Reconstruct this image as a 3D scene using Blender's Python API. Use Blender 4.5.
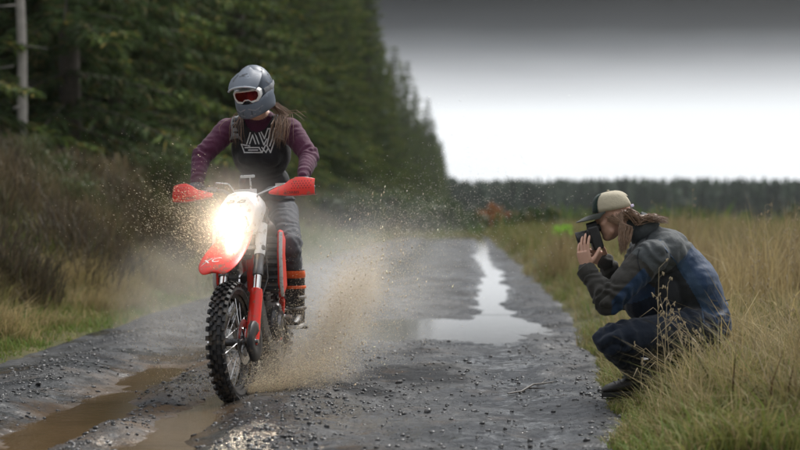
import bpy, math, random
import numpy as np
from mathutils import Vector, Matrix, noise
from mathutils.bvhtree import BVHTree

for _o in list(bpy.data.objects):
    bpy.data.objects.remove(_o)
SC = bpy.context.scene
COL = SC.collection
R = math.radians

# ------------------------------------------------------------------ camera
CAM_H = 1.10
cam_d = bpy.data.cameras.new('view_camera')
cam_d.sensor_width = 36.0
cam_d.lens = 75.0
cam_d.shift_x = -70 / 800
cam_d.shift_y = -20 / 800
cam_d.clip_start = 0.1
cam_d.clip_end = 5000
cam_d.dof.use_dof = True
cam_d.dof.focus_distance = 9.55
cam_d.dof.aperture_fstop = 1.9
cam = bpy.data.objects.new('view_camera', cam_d)
COL.objects.link(cam)
cam.location = (0, 0, CAM_H)
cam.rotation_euler = (R(90), 0, 0)
SC.camera = cam
FPX = 800 * 75 / 36.0


def P(u, v, y):
    """photograph pixel at depth y -> world point"""
    return Vector(((u - 470) * y / FPX, y, CAM_H - (v - 205) * y / FPX))


# ------------------------------------------------------------------ sky and sun
SUN_EL, SUN_AZ = R(48), R(35)     # azimuth measured from +Y towards +X
W = bpy.data.worlds.new('World')
SC.world = W
W.use_nodes = True
nt = W.node_tree
for n in list(nt.nodes):
    nt.nodes.remove(n)


def wn(t, **kw):
    n = nt.nodes.new(t)
    for k, v in kw.items():
        setattr(n, k, v)
    return n


w_out = wn('ShaderNodeOutputWorld')
w_bg = wn('ShaderNodeBackground')
w_bg.inputs['Strength'].default_value = 0.10
w_sky = wn('ShaderNodeTexSky', sky_type='NISHITA', sun_disc=False)
w_sky.sun_elevation = SUN_EL
w_sky.sun_rotation = SUN_AZ
w_sky.dust_density = 4.0
w_tc = wn('ShaderNodeTexCoord')
w_sep = wn('ShaderNodeSeparateXYZ')
w_map = wn('ShaderNodeMapping')
w_map.inputs['Scale'].default_value = (1.6, 1.6, 9.0)
w_noise = wn('ShaderNodeTexNoise')
w_noise.inputs['Scale'].default_value = 2.2
w_noise.inputs['Detail'].default_value = 5
w_ma = wn('ShaderNodeMath', operation='MULTIPLY_ADD')
w_ma.inputs[1].default_value = 0.022
w_add = wn('ShaderNodeMath', operation='ADD')
w_add.inputs[1].default_value = -0.011
# cloud deck: bright gap along the horizon, dark band above painted in for a vignette
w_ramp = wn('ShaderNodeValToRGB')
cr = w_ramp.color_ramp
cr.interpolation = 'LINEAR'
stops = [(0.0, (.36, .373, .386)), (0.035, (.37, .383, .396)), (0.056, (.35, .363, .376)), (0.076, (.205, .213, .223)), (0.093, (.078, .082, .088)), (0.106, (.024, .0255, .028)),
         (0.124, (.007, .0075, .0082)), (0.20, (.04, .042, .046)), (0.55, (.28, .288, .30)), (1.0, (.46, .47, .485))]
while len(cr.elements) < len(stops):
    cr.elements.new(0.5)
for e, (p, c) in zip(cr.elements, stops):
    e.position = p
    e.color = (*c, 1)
w_cn = wn('ShaderNodeMath', operation='MULTIPLY_ADD')     # cloud texture in the deck
w_cn.inputs[1].default_value = 0.35
w_cn.inputs[2].default_value = 0.84
w_mul = wn('ShaderNodeMix', data_type='RGBA', blend_type='MULTIPLY')
w_mul.inputs['Factor'].default_value = 1.0
w_ten = wn('ShaderNodeMix', data_type='RGBA', blend_type='MULTIPLY')   # to the sky's physical scale
w_ten.inputs['Factor'].default_value = 1.0
w_ten.inputs[7].default_value = (10, 10, 10, 1)
w_mix = wn('ShaderNodeMix', data_type='RGBA', blend_type='MIX')
w_mix.inputs['Factor'].default_value = 0.985
L = nt.links.new
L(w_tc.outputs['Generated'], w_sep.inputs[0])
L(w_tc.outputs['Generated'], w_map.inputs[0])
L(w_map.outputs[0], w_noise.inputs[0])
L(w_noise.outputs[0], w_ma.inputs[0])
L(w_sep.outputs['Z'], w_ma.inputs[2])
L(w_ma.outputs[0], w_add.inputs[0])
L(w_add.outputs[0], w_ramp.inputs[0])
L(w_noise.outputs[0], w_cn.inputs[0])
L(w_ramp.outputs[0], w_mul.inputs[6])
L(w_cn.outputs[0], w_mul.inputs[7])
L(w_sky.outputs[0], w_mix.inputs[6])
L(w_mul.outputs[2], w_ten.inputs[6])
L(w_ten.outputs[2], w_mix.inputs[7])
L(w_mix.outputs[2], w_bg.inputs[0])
L(w_bg.outputs[0], w_out.inputs[0])

sun_d = bpy.data.lights.new('sun', 'SUN')
sun_d.energy = 1.5
sun_d.angle = R(25)
sun_d.color = (1.0, 0.97, 0.93)
sun = bpy.data.objects.new('sun', sun_d)
COL.objects.link(sun)
sd = Vector((math.sin(SUN_AZ) * math.cos(SUN_EL), math.cos(SUN_AZ) * math.cos(SUN_EL), math.sin(SUN_EL)))
sun.rotation_euler = (-sd).to_track_quat('-Z', 'Y').to_euler()
sun.location = sd * 60

SC.view_settings.view_transform = 'Standard'
SC.view_settings.look = 'None'
SC.view_settings.exposure = 1.5
SC.view_settings.gamma = 1.0
SC.view_settings.use_curve_mapping = False
SC.render.engine = 'CYCLES'
SC.cycles.use_denoising = True
SC.cycles.max_bounces = 6
SC.cycles.transparent_max_bounces = 8
SC.cycles.volume_bounces = 1
SC.cycles.volume_step_rate = 1.0
SC.cycles.volume_max_steps = 96
SC.cycles.sample_clamp_indirect = 4.0


# ------------------------------------------------------------------ helpers
def smooth01(t):
    t = np.clip(t, 0, 1)
    return t * t * (3 - 2 * t)


def vnoise(x, y, seed=0):
    """2-D value noise, vectorised, range -1..1"""
    x = np.asarray(x, float); y = np.asarray(y, float)
    xi = np.floor(x).astype(np.int64); yi = np.floor(y).astype(np.int64)
    fx = x - xi; fy = y - yi
    fx = fx * fx * (3 - 2 * fx); fy = fy * fy * (3 - 2 * fy)

    def h(a, b):
        n = (a * 374761393 + b * 668265263 + seed * 1274126177) & 0x7fffffff
        n = ((n ^ (n >> 13)) * 1274126177) & 0x7fffffff
        n = n ^ (n >> 16)
        return (n & 0xffff) / 32767.5 - 1
    a = h(xi, yi) * (1 - fx) + h(xi + 1, yi) * fx
    b = h(xi, yi + 1) * (1 - fx) + h(xi + 1, yi + 1) * fx
    return a * (1 - fy) + b * fy


def tag(o, label=None, cat=None, group=None, kind=None):
    if label: o['label'] = label
    if cat: o['category'] = cat
    if group: o['group'] = group
    if kind: o['kind'] = kind
    return o


def empty(name, loc=(0, 0, 0), rz=0.0):
    o = bpy.data.objects.new(name, None)
    o.empty_display_size = 0.1
    COL.objects.link(o)
    o.location = loc
    o.rotation_euler = (0, 0, rz)
    return o


def link(name, me, mat=None, parent=None):
    o = bpy.data.objects.new(name, me)
    COL.objects.link(o)
    if mat is not None and len(me.materials) == 0:
        me.materials.append(mat)
    if parent is not None:
        o.parent = parent
    return o


def np_mesh(name, verts, faces_flat, sizes, tint=None, smooth=False):
    """fast mesh from numpy arrays; faces_flat = loop vertex ids, sizes = per-face loop counts"""
    me = bpy.data.meshes.new(name)
    verts = np.asarray(verts, np.float32); faces_flat = np.asarray(faces_flat, np.int32); sizes = np.asarray(sizes, np.int32)
    me.vertices.add(len(verts)); me.vertices.foreach_set('co', verts.ravel())
    me.loops.add(len(faces_flat)); me.loops.foreach_set('vertex_index', faces_flat)
    me.polygons.add(len(sizes))
    starts = np.concatenate([[0], np.cumsum(sizes)[:-1]]).astype(np.int32)
    me.polygons.foreach_set('loop_start', starts)
    if smooth:
        me.polygons.foreach_set('use_smooth', np.ones(len(sizes), bool))
    if tint is not None:
        a = me.attributes.new('tint', 'FLOAT_COLOR', 'POINT')
        t = np.ones((len(verts), 4), np.float32); t[:, :3] = tint
        a.data.foreach_set('color', t.ravel())
    me.update(calc_edges=True)
    return me


class MB:
    """collects shapes, builds ONE mesh object"""
    def __init__(s):
        s.v = []; s.f = []

    def add(s, vs, fs):
        b = len(s.v)
        s.v += [Vector(p) for p in vs]
        s.f += [tuple(b + i for i in f) for f in fs]
        return s

    def box(s, c, size, rot=None):
        c = Vector(c); hx, hy, hz = [d / 2 for d in size]
        vs = [Vector((x, y, z)) for z in (-hz, hz) for y in (-hy, hy) for x in (-hx, hx)]
        if rot is not None: vs = [rot @ p for p in vs]
        return s.add([c + p for p in vs], [(0, 2, 3, 1), (4, 5, 7, 6), (0, 1, 5, 4), (2, 6, 7, 3), (0, 4, 6, 2), (1, 3, 7, 5)])

    def loft(s, rings, cap=True, closed=False):
        n = len(rings[0]); vs = [p for r in rings for p in r]; fs = []
        m = len(rings)
        for i in range(m if closed else m - 1):
            a = i * n; b = ((i + 1) % m) * n
            for j in range(n):
                k = (j + 1) % n
                fs.append((a + j, a + k, b + k, b + j))
        if cap and not closed:
            fs.append(tuple(reversed(range(n)))); fs.append(tuple((m - 1) * n + j for j in range(n)))
        return s.add(vs, fs)

    def tube(s, pts, r, n=10, cap=True, squash=None, up=None):
        """tube along pts; r scalar or list, entries may be (ra, rb)"""
        pts = [Vector(p) for p in pts]
        m = len(pts)
        if not hasattr(r, '__len__'): r = [r] * m
        rings = []
        prev = None
        for i in range(m):
            t = (pts[min(i + 1, m - 1)] - pts[max(i - 1, 0)]).normalized()
            if prev is None:
                ref = Vector(up) if up is not None else (Vector((0, 0, 1)) if abs(t.z) < 0.9 else Vector((1, 0, 0)))
                a = (ref - t * ref.dot(t)).normalized()
            else:
                a = (prev - t * prev.dot(t)).normalized()
            prev = a
            b = t.cross(a)
            ra, rb = r[i] if hasattr(r[i], '__len__') else (r[i], r[i])
            rings.append([pts[i] + a * (ra * math.cos(2 * math.pi * k / n)) + b * (rb * math.sin(2 * math.pi * k / n)) for k in range(n)])
        return s.loft(rings, cap)

    def capsule(s, a, b, ra, rb, n=14):
        """tapered capsule with round ends, for remeshed bodies"""
        a = Vector(a); b = Vector(b); d = (b - a).normalized()
        pts = []; rr = []
        for q in (-90, -60, -30, 0):
            pts.append(a + d * (math.sin(R(q)) * ra)); rr.append(max(ra * math.cos(R(q)), ra * 0.03))
        for q in (0.33, 0.66):
            pts.append(a.lerp(b, q)); rr.append(ra + (rb - ra) * q)
        for q in (0, 30, 60, 90):
            pts.append(b + d * (math.sin(R(q)) * rb)); rr.append(max(rb * math.cos(R(q)), rb * 0.03))
        return s.tube(pts, rr, n)

    def ell(s, c, rad, rot=None, n=16, m=10):
        c = Vector(c); rings = []
        for i in range(m + 1):
            th = -math.pi / 2 + math.pi * i / m
            th = max(-1.5, min(1.5, th))
            ring = []
            for k in range(n):
                p = Vector((rad[0] * math.cos(th) * math.cos(2 * math.pi * k / n), rad[1] * math.cos(th) * math.sin(2 * math.pi * k / n), rad[2] * math.sin(th)))
                if rot is not None: p = rot @ p
                ring.append(c + p)
            rings.append(ring)
        return s.loft(rings)

    def lathe(s, c, axis, prof, n=24, cap=True):
        """prof: list of (t along axis, radius)"""
        c = Vector(c); t = Vector(axis).normalized()
        ref = Vector((0, 0, 1)) if abs(t.z) < 0.9 else Vector((1, 0, 0))
        a = (ref - t * ref.dot(t)).normalized(); b = t.cross(a)
        rings = [[c + t * q + a * (r * math.cos(2 * math.pi * k / n)) + b * (r * math.sin(2 * math.pi * k / n)) for k in range(n)] for q, r in prof]
        return s.loft(rings, cap)

    def prism(s, poly, o, ax, ay, d):
        """extrude a 2-D polygon given in axes ax, ay by the vector d"""
        o = Vector(o); ax = Vector(ax); ay = Vector(ay); d = Vector(d)
        lo = [o + ax * p[0] + ay * p[1] for p in poly]
        return s.loft([lo, [p + d for p in lo]])

    def mesh(s, name):
        me = bpy.data.meshes.new(name)
        me.from_pydata([tuple(p) for p in s.v], [], s.f)
        me.update()
        import bmesh
        bm = bmesh.new(); bm.from_mesh(me)
        bmesh.ops.recalc_face_normals(bm, faces=bm.faces)
        bm.to_mesh(me); bm.free()
        return me

    def build(s, name, mat, parent=None, smooth=True, bevel=0, sub=0, angle=40):
        me = s.mesh(name)
        if smooth:
            me.polygons.foreach_set('use_smooth', np.ones(len(me.polygons), bool))
            if not sub: me.set_sharp_from_angle(angle=R(angle))
        o = link(name, me, mat, parent)
        if sub:
            m = o.modifiers.new('sub', 'SUBSURF'); m.levels = m.render_levels = sub
        if bevel:
            m = o.modifiers.new('bevel', 'BEVEL'); m.width = bevel; m.segments = 2; m.limit_method = 'ANGLE'; m.angle_limit = R(35)
        return o


# ------------------------------------------------------------------ materials
def mat(name, color, rough=0.6, metal=0.0, spec=0.5, var=0.0, scale=20.0, bump=0.0, bscale=80.0, emit=None, estr=0.0, coat=0.0, rvar=0.0, dirt=None, dirt_amt=0.0, dscale=6.0):
    m = bpy.data.materials.new(name); m.use_nodes = True
    t = m.node_tree; b = t.nodes['Principled BSDF']
    b.inputs['Base Color'].default_value = (*color, 1)
    b.inputs['Roughness'].default_value = rough
    b.inputs['Metallic'].default_value = metal
    b.inputs['Specular IOR Level'].default_value = spec
    b.inputs['Coat Weight'].default_value = coat
    if emit:
        b.inputs['Emission Color'].default_value = (*emit, 1); b.inputs['Emission Strength'].default_value = estr
    tc = t.nodes.new('ShaderNodeTexCoord')
    col = None
    if var or rvar:
        nz = t.nodes.new('ShaderNodeTexNoise'); nz.inputs['Scale'].default_value = scale; nz.inputs['Detail'].default_value = 5
        t.links.new(tc.outputs['Object'], nz.inputs[0])
        if var:
            mx = t.nodes.new('ShaderNodeMix'); mx.data_type = 'RGBA'
            mx.inputs[6].default_value = (*[c * (1 - var) for c in color], 1)
            mx.inputs[7].default_value = (*[min(1, c * (1 + var)) for c in color], 1)
            t.links.new(nz.outputs[0], mx.inputs[0]); col = mx.outputs[2]
        if rvar:
            mr = t.nodes.new('ShaderNodeMapRange'); mr.inputs[3].default_value = max(0, rough - rvar); mr.inputs[4].default_value = min(1, rough + rvar)
            mr.inputs[1].default_value = 0.3; mr.inputs[2].default_value = 0.7
            t.links.new(nz.outputs[0], mr.inputs[0]); t.links.new(mr.outputs[0], b.inputs['Roughness'])
    if dirt:
        nd = t.nodes.new('ShaderNodeTexNoise'); nd.inputs['Scale'].default_value = dscale; nd.inputs['Detail'].default_value = 8; nd.inputs['Roughness'].default_value = 0.7
        t.links.new(tc.outputs['Object'], nd.inputs[0])
        mr = t.nodes.new('ShaderNodeMapRange'); mr.inputs[1].default_value = 0.62 - dirt_amt * 0.3; mr.inputs[2].default_value = 0.72 - dirt_amt * 0.2
        t.links.new(nd.outputs[0], mr.inputs[0])
        mx = t.nodes.new('ShaderNodeMix'); mx.data_type = 'RGBA'
        mx.inputs[6].default_value = (*color, 1); mx.inputs[7].default_value = (*dirt, 1)
        if col: t.links.new(col, mx.inputs[6])
        t.links.new(mr.outputs[0], mx.inputs[0]); col = mx.outputs[2]
    if col: t.links.new(col, b.inputs['Base Color'])
    if bump:
        nb = t.nodes.new('ShaderNodeTexNoise'); nb.inputs['Scale'].default_value = bscale; nb.inputs['Detail'].default_value = 4
        t.links.new(tc.outputs['Object'], nb.inputs[0])
        bp = t.nodes.new('ShaderNodeBump'); bp.inputs['Strength'].default_value = bump; bp.inputs['Distance'].default_value = 0.01
        t.links.new(nb.outputs[0], bp.inputs['Height']); t.links.new(bp.outputs[0], b.inputs['Normal'])
    return m


def tint_mat(name, rough=0.6, spec=0.3, transl=0.35, sat=1.0, val=1.0):
    """colour from the 'tint' point attribute; thin leaves let some light through"""
    m = bpy.data.materials.new(name); m.use_nodes = True
    t = m.node_tree; b = t.nodes['Principled BSDF']; out = t.nodes['Material Output']
    at = t.nodes.new('ShaderNodeAttribute'); at.attribute_name = 'tint'
    b.inputs['Roughness'].default_value = rough; b.inputs['Specular IOR Level'].default_value = spec
    t.links.new(at.outputs['Color'], b.inputs['Base Color'])
    if transl:
        tr = t.nodes.new('ShaderNodeBsdfTranslucent'); t.links.new(at.outputs['Color'], tr.inputs[0])
        mx = t.nodes.new('ShaderNodeMixShader'); mx.inputs[0].default_value = transl
        t.links.new(b.outputs[0], mx.inputs[1]); t.links.new(tr.outputs[0], mx.inputs[2]); t.links.new(mx.outputs[0], out.inputs[0])
    return m
# ================================================================== TERRAIN
def left_edge(y):
    return np.interp(y, [4, 12, 20, 52, 90], [-3.15, -3.3, -3.2, -2.45, -2.4])


def right_edge(y):
    return np.interp(y, [4, 7.5, 9.6, 19, 52, 90], [0.62, 0.72, 0.86, 1.06, 0.66, 0.62]) + 0.06 * vnoise(np.asarray(y) * 1.3, 0 * np.asarray(y), 5)


def base_z(y):
    y = np.asarray(y, float)
    return -3.0 * smooth01((y - 49) / 105.0) * np.clip((y - 49) / 30.0, 0, 1)


def ground_z(x, y):
    x = np.asarray(x, float); y = np.asarray(y, float)
    le = left_edge(y); re = right_edge(y)
    tl = le - x; trr = x - re
    z = base_z(y)
    z = z + 1.25 * smooth01((tl - 0.35) / 2.9) * (1 + 0.15 * vnoise(x * 0.5, y * 0.35, 3)) + 0.035 * np.clip(tl - 3, 0, 14)
    z = z + 0.10 * smooth01(trr / 0.5) + 0.02 * np.clip(trr - 1, 0, 6)
    out = np.clip(np.maximum(tl, trr), 0, 1)
    z = z + out * (0.05 * vnoise(x * 1.7, y * 1.7, 1) + 0.03 * vnoise(x * 5, y * 5, 2))
    z = z - 0.20 * smooth01((np.minimum(-tl, -trr) - 0.02) / 0.25)
    return z


def rut(x, c, w):
    return np.exp(-((x - c) / w) ** 2)


def road_z(x, y):
    x = np.asarray(x, float); y = np.asarray(y, float)
    z = base_z(y) + 0.006
    wob = 0.10 * vnoise(y * 0.22, y * 0 + 3.3, 8)
    z = z - 0.047 * rut(x, 0.30 + wob, 0.17) * smooth01((y - 15) / 3.0)
    z = z - 0.020 * rut(x, 0.26 + wob, 0.22) * (1 - smooth01((y - 15) / 3.0))
    z = z - 0.020 * rut(x, -1.40 - wob, 0.22) * smooth01((y - 11) / 3)
    near = 1 - smooth01((y - 10.5) / 2.5)
    z = z - (0.050 * rut(x, -1.46 + 0.5 * wob, 0.17) + 0.050 * rut(x, -2.08 + wob, 0.24)) * near
    z = z + 0.030 * rut(x, -1.77 + 0.3 * wob, 0.14) * near + 0.045 * rut(x, -2.65 + wob, 0.25)
    z = z + 0.018 * rut(x, -0.98, 0.25) * near
    # wide puddle
    px = (x + 0.12) / 0.95; py = (y - 15.1) / 1.35
    z = z - 0.062 * np.exp(-(px * px + py * py) ** 1.6)
    pot = np.clip(vnoise(x * 1.6, y * 0.7, 31) - 0.35, 0, 1)
    z = z - 0.03 * pot * smooth01((y - 11) / 3)
    fine = np.clip(1.3 - y / 60.0, 0.3, 1)
    z = z + fine * (0.017 * vnoise(x * 2.3, y * 1.6, 11) + 0.007 * vnoise(x * 7, y * 6, 12) + 0.005 * vnoise(x * 19, y * 17, 13))
    z = z + near * np.exp(-((x + 1.77) / .75) ** 2) * (0.022 * vnoise(x * 3.1, y * 2.2, 41) + 0.014 * vnoise(x * 9, y * 6, 42))
    rough = 0.35 + rut(x, -1.77, 0.3) * near + rut(x, -2.65, 0.4) + 0.7 * rut(x, -0.6, 0.5)
    z = z + rough * 0.006 * np.clip(vnoise(x * 34, y * 30, 14), -0.4, 1) * np.clip(1.5 - y / 16.0, 0, 1)
    # bury the margins under the verge
    e = np.minimum(x - left_edge(y), right_edge(y) - x)
    return z - 0.07 * smooth01((0.12 - e) / 0.3)


def grid_mesh(name, xs, ys, fn):
    X, Y = np.meshgrid(xs, ys)
    Z = fn(X, Y)
    v = np.stack([X, Y, Z], -1).reshape(-1, 3)
    nx = len(xs); ny = len(ys)
    i = (np.arange(ny - 1)[:, None] * nx + np.arange(nx - 1)[None, :]).ravel()
    f = np.stack([i, i + 1, i + nx + 1, i + nx], 1).ravel()
    return np_mesh(name, v, f, np.full(len(i), 4), smooth=True)


def spaced(breaks):
    out = []
    for a, b, s in breaks:
        out += list(np.arange(a, b, s))
    return np.array(out + [breaks[-1][1]])


def node_mat(name):
    m = bpy.data.materials.new(name); m.use_nodes = True
    return m, m.node_tree, m.node_tree.nodes['Principled BSDF']


def nz(t, vec, scale, detail=5, rough=0.6):
    n = t.nodes.new('ShaderNodeTexNoise'); n.inputs['Scale'].default_value = scale; n.inputs['Detail'].default_value = detail; n.inputs['Roughness'].default_value = rough
    t.links.new(vec, n.inputs[0]); return n.outputs[0]


def ramp(t, fac, stops):
    n = t.nodes.new('ShaderNodeValToRGB'); c = n.color_ramp
    while len(c.elements) < len(stops): c.elements.new(0.5)
    for e, (p, col) in zip(c.elements, stops):
        e.position = p; e.color = (*col, 1) if hasattr(col, '__len__') else (col, col, col, 1)
    t.links.new(fac, n.inputs[0]); return n.outputs[0]


# ground: peaty soil with moss and dead grass thatch
M_ground, t, b = node_mat('soil_thatch')
tc = t.nodes.new('ShaderNodeTexCoord').outputs['Object']
c = ramp(t, nz(t, tc, 1.4, 8, 0.7), [(0.3, (0.035, 0.030, 0.018)), (0.5, (0.075, 0.075, 0.028)), (0.62, (0.12, 0.10, 0.045)), (0.8, (0.05, 0.065, 0.02))])
t.links.new(c, b.inputs['Base Color']); b.inputs['Roughness'].default_value = 0.9; b.inputs['Specular IOR Level'].default_value = 0.2
bp = t.nodes.new('ShaderNodeBump'); bp.inputs['Strength'].default_value = 0.8; bp.inputs['Distance'].default_value = 0.05
t.links.new(nz(t, tc, 14, 6, 0.7), bp.inputs['Height']); t.links.new(bp.outputs[0], b.inputs['Normal'])

# wet gravel road
M_road, t, b = node_mat('wet_gravel')
tc = t.nodes.new('ShaderNodeTexCoord').outputs['Object']
vo = t.nodes.new('ShaderNodeTexVoronoi'); vo.inputs['Scale'].default_value = 38; t.links.new(tc, vo.inputs[0])
vo2 = t.nodes.new('ShaderNodeTexVoronoi'); vo2.inputs['Scale'].default_value = 110; t.links.new(tc, vo2.inputs[0])
big = nz(t, tc, 1.1, 6, 0.65)
mx = t.nodes.new('ShaderNodeMix'); mx.data_type = 'RGBA'; mx.blend_type = 'MULTIPLY'; mx.inputs[0].default_value = 0.75
t.links.new(ramp(t, big, [(0.30, (0.016, 0.0175, 0.020)), (0.5, (0.032, 0.034, 0.037)), (0.68, (0.060, 0.059, 0.057))]), mx.inputs[6])
sv = t.nodes.new('ShaderNodeSeparateColor'); t.links.new(vo.outputs['Color'], sv.inputs[0])
t.links.new(ramp(t, sv.outputs[0], [(0.0, 0.45), (0.7, 0.95), (1.0, 1.6)]), mx.inputs[7])
t.links.new(mx.outputs[2], b.inputs['Base Color'])
sx = t.nodes.new('ShaderNodeSeparateXYZ'); t.links.new(tc, sx.inputs[0])
def band(c, w, amp):      # packed, polished wheel track running along the road
    d_ = t.nodes.new('ShaderNodeMath'); d_.operation = 'SUBTRACT'; t.links.new(sx.outputs['X'], d_.inputs[0]); d_.inputs[1].default_value = c
    e_ = t.nodes.new('ShaderNodeMath'); e_.operation = 'ABSOLUTE'; t.links.new(d_.outputs[0], e_.inputs[0])
    m_ = t.nodes.new('ShaderNodeMapRange'); m_.interpolation_type = 'SMOOTHSTEP'; t.links.new(e_.outputs[0], m_.inputs[0]); m_.inputs[1].default_value = w; m_.inputs[2].default_value = 0; m_.inputs[4].default_value = amp
    return m_.outputs[0]
def addn(a_, b_):
    n_ = t.nodes.new('ShaderNodeMath'); n_.operation = 'ADD'; t.links.new(a_, n_.inputs[0]); t.links.new(b_, n_.inputs[1]); return n_.outputs[0]
wet = addn(addn(nz(t, tc, 0.8, 9, 0.66), band(0.27, 0.45, 0.14)), band(-1.2, 0.75, 0.13))
t.links.new(ramp(t, wet, [(0.42, 0.85), (0.49, 0.5), (0.55, 0.24), (0.64, 0.10)]), b.inputs['Roughness'])
t.links.new(ramp(t, wet, [(0.40, 0.12), (0.50, 0.35), (0.60, 0.60)]), b.inputs['Specular IOR Level'])
mudm = t.nodes.new('ShaderNodeMix'); mudm.data_type = 'RGBA'; t.links.new(mx.outputs[2], mudm.inputs[6]); mudm.inputs[7].default_value = (0.075, 0.050, 0.030, 1)
yb = t.nodes.new('ShaderNodeMapRange'); yb.interpolation_type = 'SMOOTHSTEP'; t.links.new(sx.outputs['Y'], yb.inputs[0]); yb.inputs[1].default_value = 14; yb.inputs[2].default_value = 11.5
mm = t.nodes.new('ShaderNodeMath'); mm.operation = 'MULTIPLY'; t.links.new(yb.outputs[0], mm.inputs[0])
t.links.new(ramp(t, addn(nz(t, tc, 2.5, 7, 0.7), addn(band(-1.46, 0.42, 0.30), band(-2.08, 0.5, 0.30))), [(0.56, 0.0), (0.78, 1.0)]), mm.inputs[1])
t.links.new(mm.outputs[0], mudm.inputs[0]); t.links.new(mudm.outputs[2], b.inputs['Base Color'])
b1 = t.nodes.new('ShaderNodeBump'); b1.inputs['Strength'].default_value = 0.32; b1.inputs['Distance'].default_value = 0.012; b1.invert = True
t.links.new(vo.outputs['Distance'], b1.inputs['Height'])
b2 = t.nodes.new('ShaderNodeBump'); b2.inputs['Strength'].default_value = 0.25; b2.inputs['Distance'].default_value = 0.006; b2.invert = True
t.links.new(vo2.outputs['Distance'], b2.inputs['Height']); t.links.new(b1.outputs[0], b2.inputs['Normal']); t.links.new(b2.outputs[0], b.inputs['Normal'])


def water_mat(name, col, rough, bumpy):
    m, t, b = node_mat(name)
    tc = t.nodes.new('ShaderNodeTexCoord').outputs['Object']
    t.links.new(ramp(t, nz(t, tc, 3.0, 6), [(0.3, [k * 0.8 for k in col]), (0.7, [k * 1.25 for k in col])]), b.inputs['Base Color'])
    b.inputs['Roughness'].default_value = rough; b.inputs['IOR'].default_value = 1.333; b.inputs['Specular IOR Level'].default_value = 0.5
    bp = t.nodes.new('ShaderNodeBump'); bp.inputs['Strength'].default_value = bumpy; bp.inputs['Distance'].default_value = 0.01
    t.links.new(nz(t, tc, 16, 4), bp.inputs['Height']); t.links.new(bp.outputs[0], b.inputs['Normal'])
    return m


M_puddle = water_mat('puddle_water', (0.050, 0.047, 0.042), 0.05, 0.06)
M_mud = water_mat('muddy_water', (0.085, 0.055, 0.029), 0.05, 0.22)

xs = spaced([(-400, -60, 20), (-60, -14, 2.0), (-14, -2, 0.16), (-2, 0, 0.25), (0, 4, 0.10), (4, 16, 0.6), (16, 60, 4), (60, 600, 20)])
ys = spaced([(-30, 4, 2.0), (4, 22, 0.16), (22, 60, 0.6), (60, 160, 3.0), (160, 900, 20)])
g = link('ground', grid_mesh('ground', xs, ys, ground_z), M_ground); tag(g, kind='structure')
xs = spaced([(-3.6, 1.4, 0.026)])
ys = spaced([(3.5, 7, 0.2), (7, 13, 0.026), (13, 20, 0.05), (20, 60, 0.2), (60, 125, 2.0)])
road = link('road', grid_mesh('road', xs, ys, road_z), M_road); tag(road, kind='structure')


def sheet(name, x0, x1, y0, y1, z, m):
    xs = np.linspace(x0, x1, 8); ys = np.linspace(y0, y1, 24)
    o = link(name, grid_mesh(name, xs, ys, lambda X, Y: z + base_z(Y)), m); tag(o, kind='structure'); return o


sheet('puddle_wide', -1.25, 0.85, 13.2, 17.0, -0.020, M_puddle)
sheet('puddle_rut', -0.25, 0.85, 17.003, 58.0, -0.0185, M_puddle)
sheet('puddle_muddy', -2.55, -1.02, 5.0, 13.197, -0.020, M_mud)

# ------------------------------------------------------------------ gravel
rng = np.random.default_rng(7)
ICO = []
ph = (1 + 5 ** 0.5) / 2
for a, bb in ((1, ph), (-1, ph), (1, -ph), (-1, -ph)):
    ICO += [(0, a, bb), (a, bb, 0), (bb, 0, a)]
ICO = np.array(ICO, float); ICO /= np.linalg.norm(ICO[0])
ICOF = []
for i in range(12):
    for j in range(i + 1, 12):
        for k in range(j + 1, 12):
            d = [np.linalg.norm(ICO[i] - ICO[j]), np.linalg.norm(ICO[j] - ICO[k]), np.linalg.norm(ICO[i] - ICO[k])]
            if max(d) < 1.1:
                n_ = np.cross(ICO[j] - ICO[i], ICO[k] - ICO[i])
                ICOF.append((i, j, k) if n_ @ ICO[i] > 0 else (i, k, j))
ICOF = np.array(ICOF)


def blobs_mesh(name, pts, size, rng, flat=0.7, jitter=0.35, tint=None, stretch=None):
    n = len(pts)
    v = ICO[None] * (1 + jitter * rng.uniform(-1, 1, (n, 12, 1)))
    q = rng.normal(size=(n, 4)); q /= np.linalg.norm(q, axis=1)[:, None]
    w, x, y, z = q.T
    Rm = np.stack([1 - 2 * (y * y + z * z), 2 * (x * y - z * w), 2 * (x * z + y * w), 2 * (x * y + z * w), 1 - 2 * (x * x + z * z), 2 * (y * z - x * w),
                   2 * (x * z - y * w), 2 * (y * z + x * w), 1 - 2 * (x * x + y * y)], -1).reshape(n, 3, 3)
    v = np.einsum('nij,nkj->nki', Rm, v * (1, 0.8, 0.62)) * np.asarray(size)[:, None, None]
    v[:, :, 2] *= flat
    if stretch is not None:       # (n,3) vectors: elongate along them
        l = np.linalg.norm(stretch, axis=1)[:, None, None]; d = stretch[:, None, :] / np.maximum(l, 1e-9)
        v = v + d * (np.sum(v * d, -1, keepdims=True)) * (l)
    v = (v + pts[:, None, :]).reshape(-1, 3)
    f = (ICOF[None] + (np.arange(n) * 12)[:, None, None]).reshape(-1)
    tt = None if tint is None else np.repeat(tint, 12, axis=0)
    return np_mesh(name, v, f, np.full(n * 20, 3), tint=tt)


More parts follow.
